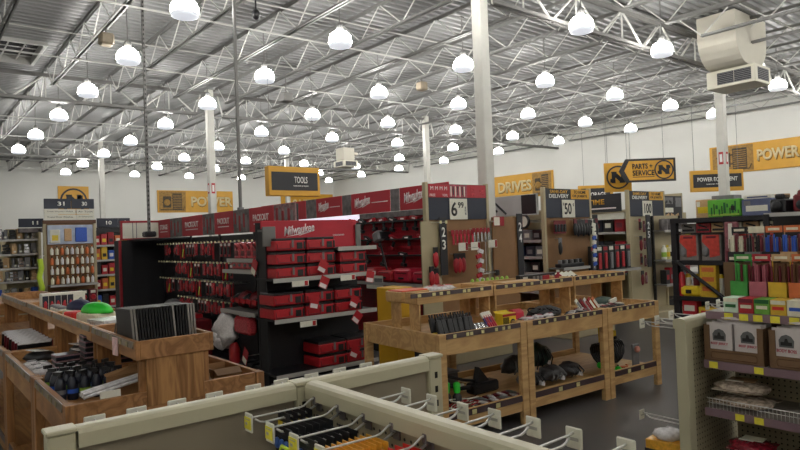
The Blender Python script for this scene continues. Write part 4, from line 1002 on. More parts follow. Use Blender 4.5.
# ================================================================ tall gondola runs
m_hdr=mat('header_red',(176,30,46),.5,0,.06,2); m_hdrw=mat('header_print_white',(226,214,214),.5,0,.04,5); m_photo=mat('header_photo_grey',(104,98,98),.5,0,.45,9); m_photo2=mat('header_photo_mixed',(136,104,106),.5,0,.5,14)
m_tanp=mat('upright_tan_enamel',(176,164,132),.5,0,.05,4); m_hard=mat('hardboard_brown',(138,102,66),.6,0,.08,6); m_slat=mat('black_slatwall',(22,22,27),.55,0,.12,4)
m_redpeg=pegboard('red_pegboard_yz',(168,22,40),(1,2),.05,.007,(60,8,16)); m_tip=mat('hook_tip_cream',(228,222,178),.4,0,.05,9); m_lit=mat('light_panel_white',(225,222,232),.4,0,.03,4,emit=((235,228,245),.9))
m_hardp=pegboard('hardboard_peg_xz',(150,112,74),(0,2),.05,.005,(60,44,30)); m_redclr=mat('red_clear_pack',(186,66,74),.25,0,.3,50); m_dkred=mat('dark_red_tool',(112,20,30),.5,0,.2,30)
m_edge=mat('shelf_edge_pale',(178,176,172),.4,.1,.05,5)
def shelf_part(parent,x0,x1,y0,y1,z,m=None,front='-Y',name='shelf',ticket=True,rr=random.Random(3)):
    b=MB(); b.box(x0,x1,y0,y1,z-.02,z,0)
    if front=='-Y': b.box(x0,x1,y0-.012,y0,z-.04,z+.004,1)
    elif front=='-X': b.box(x0-.012,x0,y0,y1,z-.04,z+.004,1)
    s=b.build(name,[m or m_blk,m_edge],parent)
    return s
# -------------------------------------------------------- run A (black, red goods)
A=thing('gondola_run','long black gondola run with red headers, hung with red goods','gondola',(0,0,0))
MB().box(3.62,3.66,6.31,11.0,.0,1.80).build('back_panel',m_slat,A); MB().rbox(3.08,3.61,9.72,10.98,1.78,1.81,.004).build('top_shelf',m_slat,A)
MB().rbox(3.02,4.26,6.32,9.68,.0,.14,.01).build('base_deck',m_blk,A)
b=MB()
for k in range(4): b.rbox(3.595,3.62,6.32+k*1.11,6.36+k*1.11,.14,2.12,.003)
b.build('uprights',m_blk,A)
# headers
segs=[(11.2,10.53,'r','TOOLS'),(10.52,9.98,'p',None),(9.96,8.66,'r','STORAGE'),(8.64,8.02,'p',None),(8.0,7.53,'r','PACKOUT'),(7.52,6.85,'r2',None),(6.84,6.24,'p',None)]
segs=[(11.12,10.54,'r','STORAGE'),(10.52,9.98,'p',None),(9.96,9.12,'r','PACKOUT'),(9.1,8.67,'p',None),(8.65,8.03,'r','PACKOUT'),(8.01,7.54,'p',None),(7.52,6.86,'r','PACKOUT'),(6.84,6.32,'p2',None)]
for (ya,yb,k,wd) in segs:
    h=MB().rbox(3.575,3.594,yb,ya,1.82,2.13,.003).build('header_panel',{'r':m_hdr,'p':m_photo,'p2':m_photo2}[k],A)
    if wd:
        text(wd,(ya-yb)*.66,.085,'-X',(3.574,(ya+yb)/2,2.0),m_hdrw,h,'lettering',.002,.03); MB().box(3.572,3.575,yb+(ya-yb)*.2,yb+(ya-yb)*.8,1.915,1.928).build('strapline',m_hdrw,h)
    else:
        b=MB()
        for q in range(6): 
            yy=yb+(ya-yb)*(.1+.14*q); b.box(3.571,3.575,yy,yy+(ya-yb)*.09,1.84+.05*(q%3),2.05+.02*(q%3),q%2)
        b.build('printed_picture',[m_grey,m_redd],h)
hk=MB().path([(3.62,0,.0),(3.40,0,.0),(3.36,0,.012)],.003,5); hm=hk.mesh('hook',[m_wire])
tipm=MB().rbox(3.347,3.365,-.011,.011,.0,.026,.003).mesh('hook_tip',[m_tip])
rows=[(1.70,6.45,10.5),(1.42,7.45,10.45),(1.16,7.45,10.4),(.90,7.5,9.6)]
packs={}
def red_pack(kind):
    if kind in packs: return dup(packs[kind])
    t=thing('red_pack','x','package',(0,0,0),0,'red packs on the black run'); packs[kind]=t
    if kind=='card':
        MB().rbox(-.0015,.0015,-.04,.04,-.19,.012,.001).build('backing_card',m_redd,t); b=MB(); b.rbox(-.022,-.0015,-.028,.028,-.16,-.06,.006); b.build('tool',m_blk2,t); MB().box(-.003,-.0015,-.036,.036,-.05,-.015).build('white_print',m_hdrw,t)
    elif kind=='glove':
        b=MB(); b.blob((-.01,0,-.10),(.03,.085,.13),0,10,7,2,.12); b.build('glove_body',m_redk,t); b=MB(); b.rbox(-.02,.0,-.035,.035,-.05,.012,.004); b.build('cuff_card',m_blk2,t); MB().rbox(-.028,-.012,-.02,.02,-.2,-.15,.005).build('finger_tips',m_blk2,t)
    elif kind=='clam':
        b=MB(); b.rbox(-.03,.0,-.042,.042,-.17,-.01,.006); b.build('clamshell',m_redclr,t); MB().rbox(-.034,-.03,-.03,.03,-.15,-.07,.001).build('insert',m_dkred,t); MB().box(-.001,.001,-.03,.03,-.012,.012).build('hang_tab',m_redd,t)
    elif kind=='green':
        b=MB(); b.rbox(-.02,0,-.025,.025,-.22,.012,.004); b.build('card',m_redk,t); b=MB(); b.cbox((-.024,0,-.14),(.008,.02,.13),0,(.4,0,0)); b.build('lime_tool',m_lime,t)
    elif kind=='long':
        b=MB(); b.rbox(-.012,0,-.022,.022,-.24,.012,.004); b.build('card',m_dkred,t); b=MB(); b.tube((-.016,0,-.22),(-.016,0,-.05),.009,6); b.build('tool',m_redk,t)
    return t
kn=['card','clam','glove','card','long','clam','card','green','glove','clam']
nhook=0
for ri,(z,ya,yb) in enumerate(rows):
    n=int((yb-ya)/.125); i=0
    for k in range(n):
        y=yb-k*.125
        gap=(y>10.2) or (y>9.75 and ri==1)
        if nhook<100:
            for me,nm in ((hm,'hook'),(tipm,'hook_tip')):
                o=bpy.data.objects.new(nm,me); C.objects.link(o); o.parent=A if nm=='hook' else last; 
                if nm=='hook': o.location=(0,y,z); last=o
            nhook+=1
        if gap or (k%9==5) or (ri==0 and 8.0<y<8.3 and k%2): continue
        kd=kn[(k*3+ri*4)%10]
        if ri==3 and 7.4<y<8.2 and k%2: kd='green'
        p=red_pack(kd); p.location=(3.39,y,z+.003) ; i+=1
        p['label']='red %s, %s row of black run, %s from far end'%({'card':'carded tool','clam':'clamshell pack','glove':'work glove','green':'pack with lime tool','long':'slim tool card'}[kd],['top','second','third','bottom'][ri],ORD[i-1])
# near bay shelves with goods
for k,(z,x) in enumerate([(1.50,3.16),(1.375,3.10),(.905,3.06)]):
    s=shelf_part(A,x,3.61,6.36,7.28,z,m_gird,'-X'); 
for q in range(6):
    t=thing('clear_red_case','clear red topped case on the upper near shelf, %s from far end'%ORD[q],'case',(3.2,7.18-q*.145,1.378),0,'clear red cases'); MB().rbox(0,.26,-.065,.065,0,.095,.006).build('case_body',m_redclr,t); MB().rbox(-.003,.0,-.03,.03,.03,.06,.001).build('latch',m_blk2,t)
for q in range(5):
    t=thing('tool_case','red tool clamshell on the top near shelf, %s from far end'%ORD[q],'case',(3.22,7.15-q*.17,1.503),0,'red tool clamshells'); MB().rbox(0,.22,-.07,.07,0,.19,.01).build('clamshell',m_redclr,t); b=MB(); b.rbox(-.006,.0,-.045,.045,.03,.09,.004); b.tube((-.006,-.03,.12),(-.006,.04,.16),.014,6); b.build('tool',m_dkred,t)
for q in range(6):
    t=thing('dark_tool','dark red hand tool piled on the middle near shelf, %s from far end'%ORD[q],'tool',(3.14,7.17-q*.15,.908),R.uniform(-.3,.3),'dark red hand tools'); b=MB(); b.blob((.13,0,.09),(.22,.15,.18+.05*(q%2)),0,10,6,q,.2,.7); b.build('tool_body',m_dkred if q%2 else m_blk2,t); MB().cbox((.015,0,.1),(.02,.07,.05),0,(.3,0,.2)).build('red_label',m_redk,t)
m_whbag=mat('white_crinkled_bag',(232,228,228),.25,0,.1,40,bump=.5)
t=thing('clear_bag','white clear bag bulging under the lower near shelf','bag',(3.10,7.25,.62),0); b=MB(); b.blob((0,0,.03),(.24,.46,.42),0,18,12,3,.28); b.blob((-.02,.12,-.08),(.2,.26,.28),0,14,10,8,.25); b.build('bag',m_whbag,t); MB().rbox(-.02,.02,-.09,.09,.22,.268,.004).build('header_card',m_redk,t)
t=thing('clear_bag','red and clear bag hanging right of the white bag','bag',(3.12,6.75,.64),0); b=MB(); b.rbox(-.06,.06,-.2,.2,.0,.2,.03); b.build('bag',m_redclr,t); MB().rbox(-.02,.02,-.12,.12,.18,.228,.004).build('header_card',m_clear,t)
t=thing('red_canister','red canister standing low on the black base','canister',(3.14,7.12,.142),0); MB().lathe([(.06,0),(.065,.02),(.065,.28),(.045,.34),(.03,.36)],14).build('canister_body',m_redk,t); MB().lathe([(.03,.36),(.035,.38),(.02,.40)],12).build('cap',m_blk2,t)
for q in range(3):
    t=thing('red_tool_box','low red and black tool pack on the base deck, %s from far end'%ORD[q],'pack',(3.12,6.9-q*.2,.142),.1*q,'tool packs on the base deck'); MB().rbox(0,.2,-.08,.08,0,.16,.02).build('pack_body',m_blk2,t); MB().rbox(-.004,0,-.05,.05,.06,.12,.002).build('red_label',m_redk,t)
for q,(y,z) in enumerate([(6.62,.41),(6.32,1.42)]):
    t=thing('price_tag',['tilted red and white price tag low on the black run','tilted red and white price tag at the end of the clear red cases'][q],'tag',(3.045,y,z),0,None,(.5,0,0)); MB().rbox(-.002,.002,-.06,.06,-.09,.09,.001).build('card',m_redk,t); MB().box(-.003,-.002,-.05,.05,-.085,-.02).build('white_field',m_tagw,t)
    MB().rbox(0,.03 if q else .5,-.004,.004,-.004,.004,.001).build('clip',m_wire,t)
# black cabinet at the far end
K=thing('display_cabinet','tall plain black cabinet at the far end of the red run','cabinet',(0,0,0))
MB().rbox(2.93,3.72,11.02,11.45,0,1.80,.01).build('body',m_slat,K); MB().rbox(2.89,2.929,11.0,11.05,.0,1.80,.003).build('red_edge',m_redd,K)
b=MB(); b.box(2.95,3.55,11.03,11.06,1.805,2.10,0); b.box(2.93,3.56,11.02,11.065,2.09,2.125,1); b.box(2.93,3.56,11.015,11.065,1.802,1.83,1); b.box(2.93,2.96,11.02,11.065,1.83,2.09,1); b.box(3.12,3.13,11.025,11.03,1.83,2.09,2); b.box(3.18,3.19,11.025,11.03,1.83,2.09,2); b.build('white_header',[m_tagw,m_redd,m_grey],K)
for q in range(4):
    t=thing('grey_helmet',['dark round tool on the low shelf beside the black cabinet','grey white pack on the low shelf beside the black cabinet','red carton on the low shelf beside the black cabinet','dark red box on the low shelf beside the black cabinet'][q],'tool',(3.25,9.55-q*.32,.145),0)
    if q==0: MB().blob((0,0,.6),(.3,.3,.28),0,12,8,2,.06).build('dome',m_grey,t); MB().rbox(-.16,.16,-.14,.14,0,.48,.01).build('plinth_box',m_blk,t)
    else: MB().rbox(-.16,.16,-.14,.14,0,[0,.62,.55,.5][q],.01).build('carton',[m_blk,m_gird,m_redk,m_dkred][q],t); MB().box(-.163,-.16,-.1,.1,.3,.42).build('printed_label',[m_blk,m_redk,m_tagw,m_tagw][q],t)
# -------------------------------------------------------- endcap A with organisers
E1=thing('endcap','black endcap with red logo header, stacked with red organiser boxes','endcap',(0,0,0))
MB().box(3.06,4.36,6.26,6.30,0,1.9).build('back_panel',m_slat,E1); MB().rbox(3.06,3.085,6.08,6.255,0,1.83,.004).build('side_panel',m_slat,E1)
MB().box(3.02,4.34,5.84,6.26,0,.14).build('base_deck',m_blk,E1)
h=MB().rbox(3.10,4.36,6.235,6.258,1.60,1.92,.004).build('header_panel',m_hdr,E1)
def script_logo(w,h_,face,c,m,parent,tilt=.12,name='logo'):
    o=text('Milwaukee',w,h_,face,c,m,parent,'logo_lettering',.003,.025,tilt=tilt,skew=.35)
    # lightning tail under the word
    b=MB(); b.prism([(-w*.48,-h_*.62),(w*.12,-h_*.42),(w*.02,-h_*.56),(w*.52,-h_*.42),(-w*.05,-h_*.74),(w*.06,-h_*.60)],-.003,0,1)
    q=b.build('logo_bolt',m,parent); 
    e=FACE[face]; q.rotation_euler=(0,0,e[2]); q.rotation_euler=(Matrix.Rotation(e[2],3,'Z') @ Matrix.Rotation(-tilt,3,'Y')).to_euler(); q.location=c
    return o
script_logo(.40,.10,'-Y',(3.57,6.234,1.82),m_hdrw,h); text('NOTHING BUT HEAVY DUTY',.16,.018,'-Y',(4.10,6.234,1.74),m_hdrw,h,'strapline',.002)
for q,(x0,x1,z0,z1,y) in enumerate([(2.99,3.14,1.64,1.85,5.98),(4.33,4.40,1.58,1.86,6.2)]):
    b=MB(); b.rbox(x0,x1,y,y+.02,z0,z1,.004); b.box((x0+x1)/2-.01,(x0+x1)/2+.01,y+.02,6.235,z1-.05,z1-.03); b.build('grey_bracket_plate',m_gird,E1)
for z in (1.30,.875,.30): shelf_part(E1,3.03,4.34,5.86,6.255,z,m_blk)
t=shelf_part(E1,3.83,4.36,5.85,6.255,1.60,m_gird)
ob=None
def organiser(x,y,z,label,w=.36):
    global ob
    if ob is None:
        ob=thing('tool_organiser',label,'organiser',(x,y,z),0,'red organiser boxes on the endcap')
        MB().rbox(0,w,0,.34,0,.104,.008).build('body',m_redk,ob)
        MB().rbox(.006,w-.006,.006,.334,.104,.132,.006).build('lid',m_blk2,ob)
        b=MB(); b.rbox(.25,.32,-.006,0,.012,.082,.003); b.build('round_recess',m_blk2,ob)
        b=MB(); b.path([(.02,-.004,.075),(.02,-.012,.02),(.17,-.012,.02),(.17,-.004,.075)],.005,5); b.build('handle',m_dkred,ob)
        MB().rbox(.19,.215,-.008,0,.03,.11,.002).build('white_latch',m_gird,ob); MB().rbox(.335,.355,-.008,0,.01,.09,.002).build('black_latch',m_blk2,ob)
        return ob
    return dup(ob,loc=(x,y,z),label=label)
cn=['left','middle','right']
for c,x in enumerate([3.08,3.455]):
    for r in range(3): organiser(x,5.88,1.301+r*.145,'red organiser box, upper endcap shelf, %s stack, %s from bottom'%(cn[c*2],ORD[r]))
for r in range(2): organiser(3.88,5.88,1.301+r*.135,'red organiser box, small stack under the pale shelf, %s'%['lower','upper'][r])
for c,x in enumerate([3.04,3.42,3.80]):
    for r in range(2): organiser(x,5.88,.876+r*.142,'red organiser box, second endcap shelf, %s stack, %s'%(cn[c],['lower','upper'][r]))
for c,x in enumerate([3.56,3.93]):
    for r in range(2): organiser(x,5.88,.301+r*.14,'red organiser box, lowest endcap shelf, %s stack, %s'%(cn[c*2],['lower','upper'][r]))
for q,(x,z,rz) in enumerate([(3.62,1.40,.5),(3.63,1.225,.45),(3.50,1.02,.25),(4.02,.98,.5),(4.05,.80,.7),(4.25,1.245,.2),(4.0,.42,.5)]):
    t=thing('price_tag',['red and white tag on the upper right organiser stack','red and white tag under the upper endcap shelf','red tilted tag across the second shelf organisers','red tilted tag at right of the second endcap shelf','red tilted tag below the second endcap shelf','red tag at the right end of the upper endcap shelf','red tag on the lowest organisers'][q],'tag',(x,5.838,z),0,None,(0,rz,0))
    MB().rbox(-.055,.055,-.002,.002,-.065,.065,.001).build('card',m_redk,t); MB().box(-.045,.045,-.003,-.002,-.06,-.015).build('white_field',m_hdrw,t); MB().rbox(-.006,.006,0,.03,-.006,.006,.001).build('clip',m_blk2,t)
for q,(x,z) in enumerate([(3.34,1.235),(3.42,.80),(3.95,1.255)]):
    t=thing('shelf_ticket',['white ticket on the upper endcap shelf edge','white ticket below the second endcap shelf edge','white ticket at right on the upper endcap shelf edge'][q],'ticket',(x,5.843,z)); MB().rbox(-.10,.10,-.002,.004,-.03,.03,.001).build('card',m_tagw,t); MB().box(.05,.09,-.003,-.002,-.025,.025).build('red_field',m_redk,t)
# yellow bin between endcap and centre table
t=thing('yellow_bin','yellow cabinet panel showing behind the pale table left end','cabinet',(4.2,5.1,0),0)
MB().rbox(-.19,.05,-.02,.3,0,1.16,.008).build('body',mat('bin_yellow',(206,160,36),.5,0,.05,4),t); MB().box(-.02,.02,-.023,-.02,1.05,1.1).build('white_label',m_tagw,t)
# -------------------------------------------------------- run B: red pegboard and its endcap
B=thing('gondola_run','red pegboard gondola run of power tools under white logo headers','gondola',(0,0,0))
MB().box(6.12,6.16,6.36,12.2,.0,2.05).build('back_panel',m_redpeg,B); MB().rbox(5.55,6.74,6.36,12.2,0,.14,.01).build('base_deck',m_blk,B)
for (ya,yb,k) in [(12.2,10.35,'r'),(10.33,9.98,'p'),(9.96,9.12,'r'),(9.10,8.84,'p'),(8.82,7.75,'r'),(7.73,7.52,'p'),(7.50,6.4,'r')]:
    h=MB().rbox(6.08,6.10,yb,ya,2.09,2.44,.004).build('header_panel',m_hdr if k=='r' else m_photo,B)
    if k=='r' and ya<10:
        script_logo((ya-yb)*.42,.15,'-X',(6.079,ya-(ya-yb)*.30,2.30),m_hdrw,h); MB().box(6.077,6.08,yb+.05,yb+(ya-yb)*.45,2.255,2.268).build('strapline',m_hdrw,h)
MB().box(6.085,6.118,8.6,12.2,1.99,2.085).build('light_panel',m_lit,B)
MB().rbox(6.07,6.118,6.4,8.58,2.0,2.085,.004).build('grey_valance',m_photo,B)
for z,x in ((1.02,5.60),): shelf_part(B,x,6.115,6.4,12.1,z,m_blk,'-X')
for z,x in ((1.93,5.98),(1.65,5.98),(1.40,5.98)): MB().box(x,6.118,6.4,12.1,z-.012,z+.012).build('tool_rail',m_blk2,B)
bt=None
def power_tool(label,loc,rx,k):
    t=thing('power_tool',label,'tool',loc,0,'power tools on the red wall'); t.rotation_euler=(rx,0,0)
    b=MB(); b.rbox(-.03,.03,-.09,.06,-.03,.03,.008); b.lathe([(.02,0),(.024,.03),(.012,.05)],10,0,Matrix.Translation((0,.06,0)) @ Matrix.Rotation(-PI/2,4,'X')); b.build('motor_body',[m_redk,m_redd,m_blk2][k%3],t)
    b=MB(); b.rbox(-.018,.018,-.06,-.015,-.13,-.03,.006); b.build('grip',m_blk2,t); b=MB(); b.rbox(-.03,.03,-.09,.01,-.18,-.13,.006); b.build('battery',[m_blk2,m_redd][k%2],t)
    MB().box(-.0315,-.03,-.05,.03,-.012,.012).build('white_print',m_hdrw,t)
    return t
base=None
for r,(z,n,y0,st) in enumerate([(1.96,20,6.55,.27),(1.67,15,6.6,.34),(1.42,8,7.4,.5)]):
    for k in range(n):
        y=y0+k*st; lab='cordless power tool on the red wall, %s rail, %s from near end'%(['upper','middle','lower'][r],ORD[k])
        kk=(k*2+r)%6
        if kk not in packs: packs[kk]=power_tool(lab,(6.02,y,z),R.uniform(-.4,.4),kk)
        else:
            q=dup(packs[kk],loc=(6.02,y,z),rot=(R.uniform(-.5,.5),0,0),label=lab)
t=thing('grinder','large grey headed grinder on a slanted pole, red wall','tool',(5.93,7.85,1.62),0); t.rotation_euler=(-.35,0,0)
MB().tube((0,0,-.55),(0,0,.0),.016,8).build('shaft',m_blk2,t); MB().rbox(-.07,.07,-.09,.09,0,.17,.03).build('head',m_grey,t); MB().rbox(-.04,.19,-.10,-.05,.02,.14,.015).build('cap',m_blk2,t); b=MB(); b.lathe([(.05,0),(.03,.04)],10,0,Matrix.Translation((0,0,-.6))); b.build('foot',m_blk2,t)
for q in range(10):
    y=6.62+q*.42
    t=thing('red_tool_case','red moulded tool case on the lower red wall shelf, %s from near end'%ORD[q],'case',(5.68,y,1.022),0,'red moulded cases'); MB().rbox(0,.36,-.19,.19,0,.16+.04*(q%2),.03).build('case_body',m_pinkr if q<2 else m_redk,t); MB().rbox(-.012,0,-.06,.06,.05,.08,.004).build('handle',m_blk2,t); MB().box(-.002,0,-.12,.12,.13,.145).build('label_strip',m_dkred,t)
t=thing('price_card','white price card on the red wall shelf edge behind pale table','card',(5.595,7.57,1.02),0); MB().rbox(-.003,.0,-.21,.21,-.1,.1,.001).build('card',m_tagw,t); MB().box(-.005,-.003,-.19,.0,-.02,.06).build('dark_print',m_grey,t); MB().rbox(0,.012,-.02,.02,.08,.1,.001).build('clip',m_wire,t)
m_poster=mat('header_poster_mixed',(160,70,84),.5,0,.5,9)
def endcap(label,x0,x1,zt,header,price,blade,back=None,bladex=None,cents=None,post=None):
    y=6.3; t=thing('endcap',label,'endcap',(0,0,0)); w=x1-x0
    for x in (x0,x1-.05): MB().rbox(x,x+.05,y-.03,y+.04,0,zt+.02,.004).build('upright',m_tanp,t)
    MB().box(x0+.05,x1-.05,y,y+.03,.1,1.9).build('back_panel',back or m_hard,t)
    MB().rbox(x0+.05,x1-.05,y-.42,y+.0,0,.15,.01).build('base_deck',m_tanp,t)
    MB().box(x0+.05,x1-.05,y-.02,y+.02,1.90,2.20).build('navy_board',m_navy,t)
    hd=MB().box(x0+.05,x1-.05,y-.024,y+.02,2.20,zt).build('header_panel',m_sgblack,t)
    hh=zt-2.2; xm=(x0+x1)/2; yf=y-.025
    if header=='red':
        b=MB(); b.box(x0+.06,x0+w*.36,yf-.003,yf,2.205,zt-.005,0); b.box(x0+w*.36,x0+w*.64,yf-.003,yf,2.205,zt-.005,1); b.box(x0+w*.64,x1-.06,yf-.003,yf,2.205,zt-.005,0); b.build('printed_picture',[m_hdr,m_poster],hd)
        for k in range(4): text('M',.05,.05,'-Y',(x0+.12+k*.085,yf-.0035,zt-.06),m_hdrw,hd,'print',.002)
        text('FREE',.1,.035,'-Y',(x0+.13,yf-.0035,2.235),m_hdrw,hd,'print',.002); text('TOOL',.1,.035,'-Y',(x0+.36,yf-.0035,2.235),m_hdrw,hd,'print',.002)
        b=MB()
        for k in range(7): b.box(x0+w*(.38+.035*k),x0+w*(.395+.035*k),yf-.005,yf-.003,2.22+.02*(k%2),zt-.03,k%2)
        b.build('printed_tools',[m_tagw,m_blk2],hd)
        b=MB(); b.box(x0+w*.70,x0+w*.76,yf-.005,yf-.003,2.23,zt-.03,0); b.box(x0+w*.84,x0+w*.92,yf-.005,yf-.003,2.24,zt-.05,0); b.build('printed_tools',[m_redclr],hd)
    elif header=='same':
        MB().box(x0+w*.56,x1-.06,yf-.003,yf,2.205,zt-.005).build('yellow_field',m_yel,hd)
        text('SAME-DAY',w*.36,hh*.32,'-Y',(x0+w*.31,yf-.001,2.2+hh*.72),m_yel,hd,'lettering',.002,.02); text('DELIVERY',w*.40,hh*.36,'-Y',(x0+w*.31,yf-.001,2.2+hh*.30),m_sgwhite,hd,'lettering',.002,.02)
        text('TO HOME',w*.26,hh*.32,'-Y',(x0+w*.75,yf-.004,2.2+hh*.72),m_ink,hd,'lettering',.002,.02); text('OR JOBSITE',w*.32,hh*.32,'-Y',(x0+w*.75,yf-.004,2.2+hh*.30),m_ink,hd,'lettering',.002,.02)
    pc=MB().rbox(xm-.18,xm+.16,yf-.012,yf-.001,1.90,2.19,.002).build('price_card',m_tagw,t); yc=yf-.0125
    if price=='6':
        text('6',.115,.2,'-Y',(xm-.10,yc,2.045),m_ink,pc,'lettering',.002,.02); text('99',.11,.085,'-Y',(xm+.03,yc,2.10),m_ink,pc,'lettering',.002,.02); text('ea',.03,.12,'-Y',(xm+.12,yc,2.02),m_grey,pc,'lettering',.002)
    elif price=='50':
        text('50',.19,.19,'-Y',(xm-.03,yc,2.045),m_ink,pc,'lettering',.002,.02); text('¢',.035,.07,'-Y',(xm+.12,yc,2.11),m_ink,pc,'lettering',.002); text('$',.025,.05,'-Y',(xm-.15,yc,2.12),m_ink,pc,'lettering',.002)
    elif price=='100':
        text('100',.25,.19,'-Y',(xm,yc,2.045),m_ink,pc,'lettering',.002,.02)
    return t
def blade(label,x,y,z0,z1,d1,d2,w=.13):
    t=thing('aisle_number',label,'sign',(x,y,0)); MB().rbox(-w/2,w/2,-.008,.008,z0,z1,.002).build('strip',m_sgblack,t)
    text(d1,w*.5,.13,'-Y',(0,-.009,z1-.20),m_sgwhite,t,'number',.002,.02); text(d2,w*.5,.13,'-Y',(0,-.009,z1-.37),m_sgwhite,t,'number',.002,.02)
    return t
endcap('endcap headed by red tool pictures and a 6.99 price card',5.53,6.76,2.39,'red','6','23')
blade('vertical black aisle number strip reading 23, left of red packs',5.75,6.19,1.15,1.93,'2','3')
blade('vertical black aisle number strip reading 24, right of thick column',7.36,6.22,.85,1.97,'2','4',.13)
t=bpy.data.objects['endcap.001']; MB().box(6.78,7.33,6.235,6.255,.15,1.92).build('wing_panel',m_hard,t); MB().box(5.40,5.74,6.235,6.255,.15,1.88).build('flank_panel',m_tanp,t)
endcap('brown board endcap with the 50 price card, hung with black tools',8.03,9.32,2.37,'same','50','24',m_hard)
endcap('beige endcap with the 100 price card, behind the black rack',10.48,11.80,2.37,'same','100','25',m_tanp)
blade('vertical black aisle number strip at the right of the 50 endcap',9.93,6.62,1.0,1.95,'2','4',.15)
blade('vertical black aisle number strip reading 25 on the 100 endcap',10.90,6.14,.95,1.92,'2','5',.14)
# goods on endcap B
def peg(parent_name): pass
def endpack(name,label,loc,kind,group,rot=0,m1=None,m2=None,L=.0):
    """pack hung on its own wire peg that reaches back to the board"""
    t=thing(name,label,'package',loc,rot,group)
    if kind=='card':
        MB().rbox(-.04,.04,-.0015,.0015,-.2,.012,.001).build('backing_card',m1 or m_redk,t); b=MB(); b.rbox(-.026,.026,-.024,-.0015,-.17,-.05,.006); b.build('tool',m2 or m_blk2,t)
    elif kind=='glove':
        b=MB(); b.blob((0,-.01,-.15),(.10,.05,.22),0,10,8,3,.12); b.build('glove_body',m1 or m_redk,t); b=MB(); b.rbox(-.04,.04,-.02,.0,-.07,.012,.004); b.build('cuff_card',m2 or m_blk2,t)
    elif kind=='plier':
        b=MB(); b.rbox(-.03,.03,-.0015,.0015,-.07,.012,.001); b.build('header_card',m1 or m_redk,t); b=MB(); b.tube((-.012,-.008,-.19),(-.004,-.008,-.05),.008,6); b.tube((.014,-.008,-.19),(.004,-.008,-.05),.008,6); b.build('handles',m2 or m_pinkr,t)
    elif kind=='bottle':
        b=MB(); b.lathe([(.03,-.17),(.034,-.15),(.034,-.06),(.014,-.03),(.012,-.012)],10); b.build('bottle_body',m1 or m_tagw,t); b=MB(); b.lathe([(.016,-.012),(.016,.014)],8); b.build('cap',m2 or m_org,t)
    MB().tube((0,.0,.003),(0,L,.003),.003,5).build('peg',m_wire,t)
    return t
i=0
for k in range(6): endpack('plier_card','maroon carded plier on the 6.99 endcap left cluster, %s from left'%ORD[k],(5.96+k*.075,6.22,1.74),'plier','maroon plier cards',0,m_redd,m_pinkr,.08)
for k in range(5): endpack('plier_card','silver handled plier card on the 6.99 endcap right cluster, %s from left'%ORD[k],(6.37+k*.075,6.22,1.76),'plier','silver plier cards',0,m_redd,m_chrome,.08)
for k,(x,z) in enumerate([(6.03,1.52),(6.27,1.52),(6.62,1.54)]):
    t=thing('price_card','white price card on the 6.99 endcap board, %s'%['left','middle','right'][k],'card',(x,6.1,z)); MB().rbox(-.09,.09,-.003,.0,-.055,.055,.001).build('card',m_tagw,t); MB().box(.045,.085,-.0045,-.003,-.05,.05).build('red_field',m_redd,t); MB().tube((0,0,.04),(0,.2,.04),.003,5).build('peg',m_wire,t)
for k in range(3): endpack('work_glove','red and black work glove on the 6.99 endcap, %s from left'%ORD[k],(5.97+k*.07,6.2,1.42),'glove','gloves on the 6.99 endcap',0,m_redk if k%2 else m_redd,m_blk2,.1)
t=thing('clip_strip','hanging strip of red and white packs on the 6.99 endcap','packs',(6.2,5.98,1.5)); MB().tube((0,.32,.0),(0,.0,.0),.004,5).build('arm',m_wire,t); MB().box(-.008,.008,-.002,.002,-.5,.0).build('strip',m_tagw,t)
for k in range(7): MB().cbox((.02*(-1)**k,-.02,-.05-k*.065),(.09,.03,.055),0,(0,.3*(-1)**k,0)).build('pack',m_redclr if k%2 else m_clear,t)
for k,(x,z) in enumerate([(5.60,1.52),(5.52,1.27),(5.60,1.24)]): endpack('red_glove_pack','red pack on the left flank of the 6.99 endcap, %s'%['upper','lower outer','lower inner'][k],(x,6.2,z),'glove','red packs on left flank',0,m_redk,m_blk2,.08)
for k in range(2):
    t=thing('endcap_tip','cream hook tips at the top left of the 6.99 endcap, %s'%['left','right'][k],'hook',(5.58+k*.1,6.05,1.86)); MB().tube((0,0,0),(0,.24,0),.004,5).build('wire',m_wire,t); MB().rbox(-.02,.02,-.01,0,-.02,.02,.004).build('tip',m_tip,t)
t=thing('hook_rack','long bare wire rack arm low on the 6.99 endcap','rack',(6.45,6.04,1.12)); MB().path([(-.25,0,0),(.17,0,.02),(.17,.25,.02)],.008,6).build('arm',m_wire,t); MB().rbox(.14,.2,-.03,.03,-.03,.05,.01).build('stop',m_blk2,t); MB().tube((.17,.2,-.0),(.17,.2,.62),.007,6).build('upright_wire',m_wire,t)
t=thing('price_card','red and white price card at right of the 6.99 board','card',(6.86,6.2,1.86)); MB().rbox(-.1,.13,-.004,0,-.07,.07,.001).build('card',m_redd,t); MB().box(-.09,.03,-.0055,-.004,-.06,.06).build('white_field',m_tagw,t); MB().box(-.1,-.06,0,.1,-.01,.01).build('clip',m_wire,t)
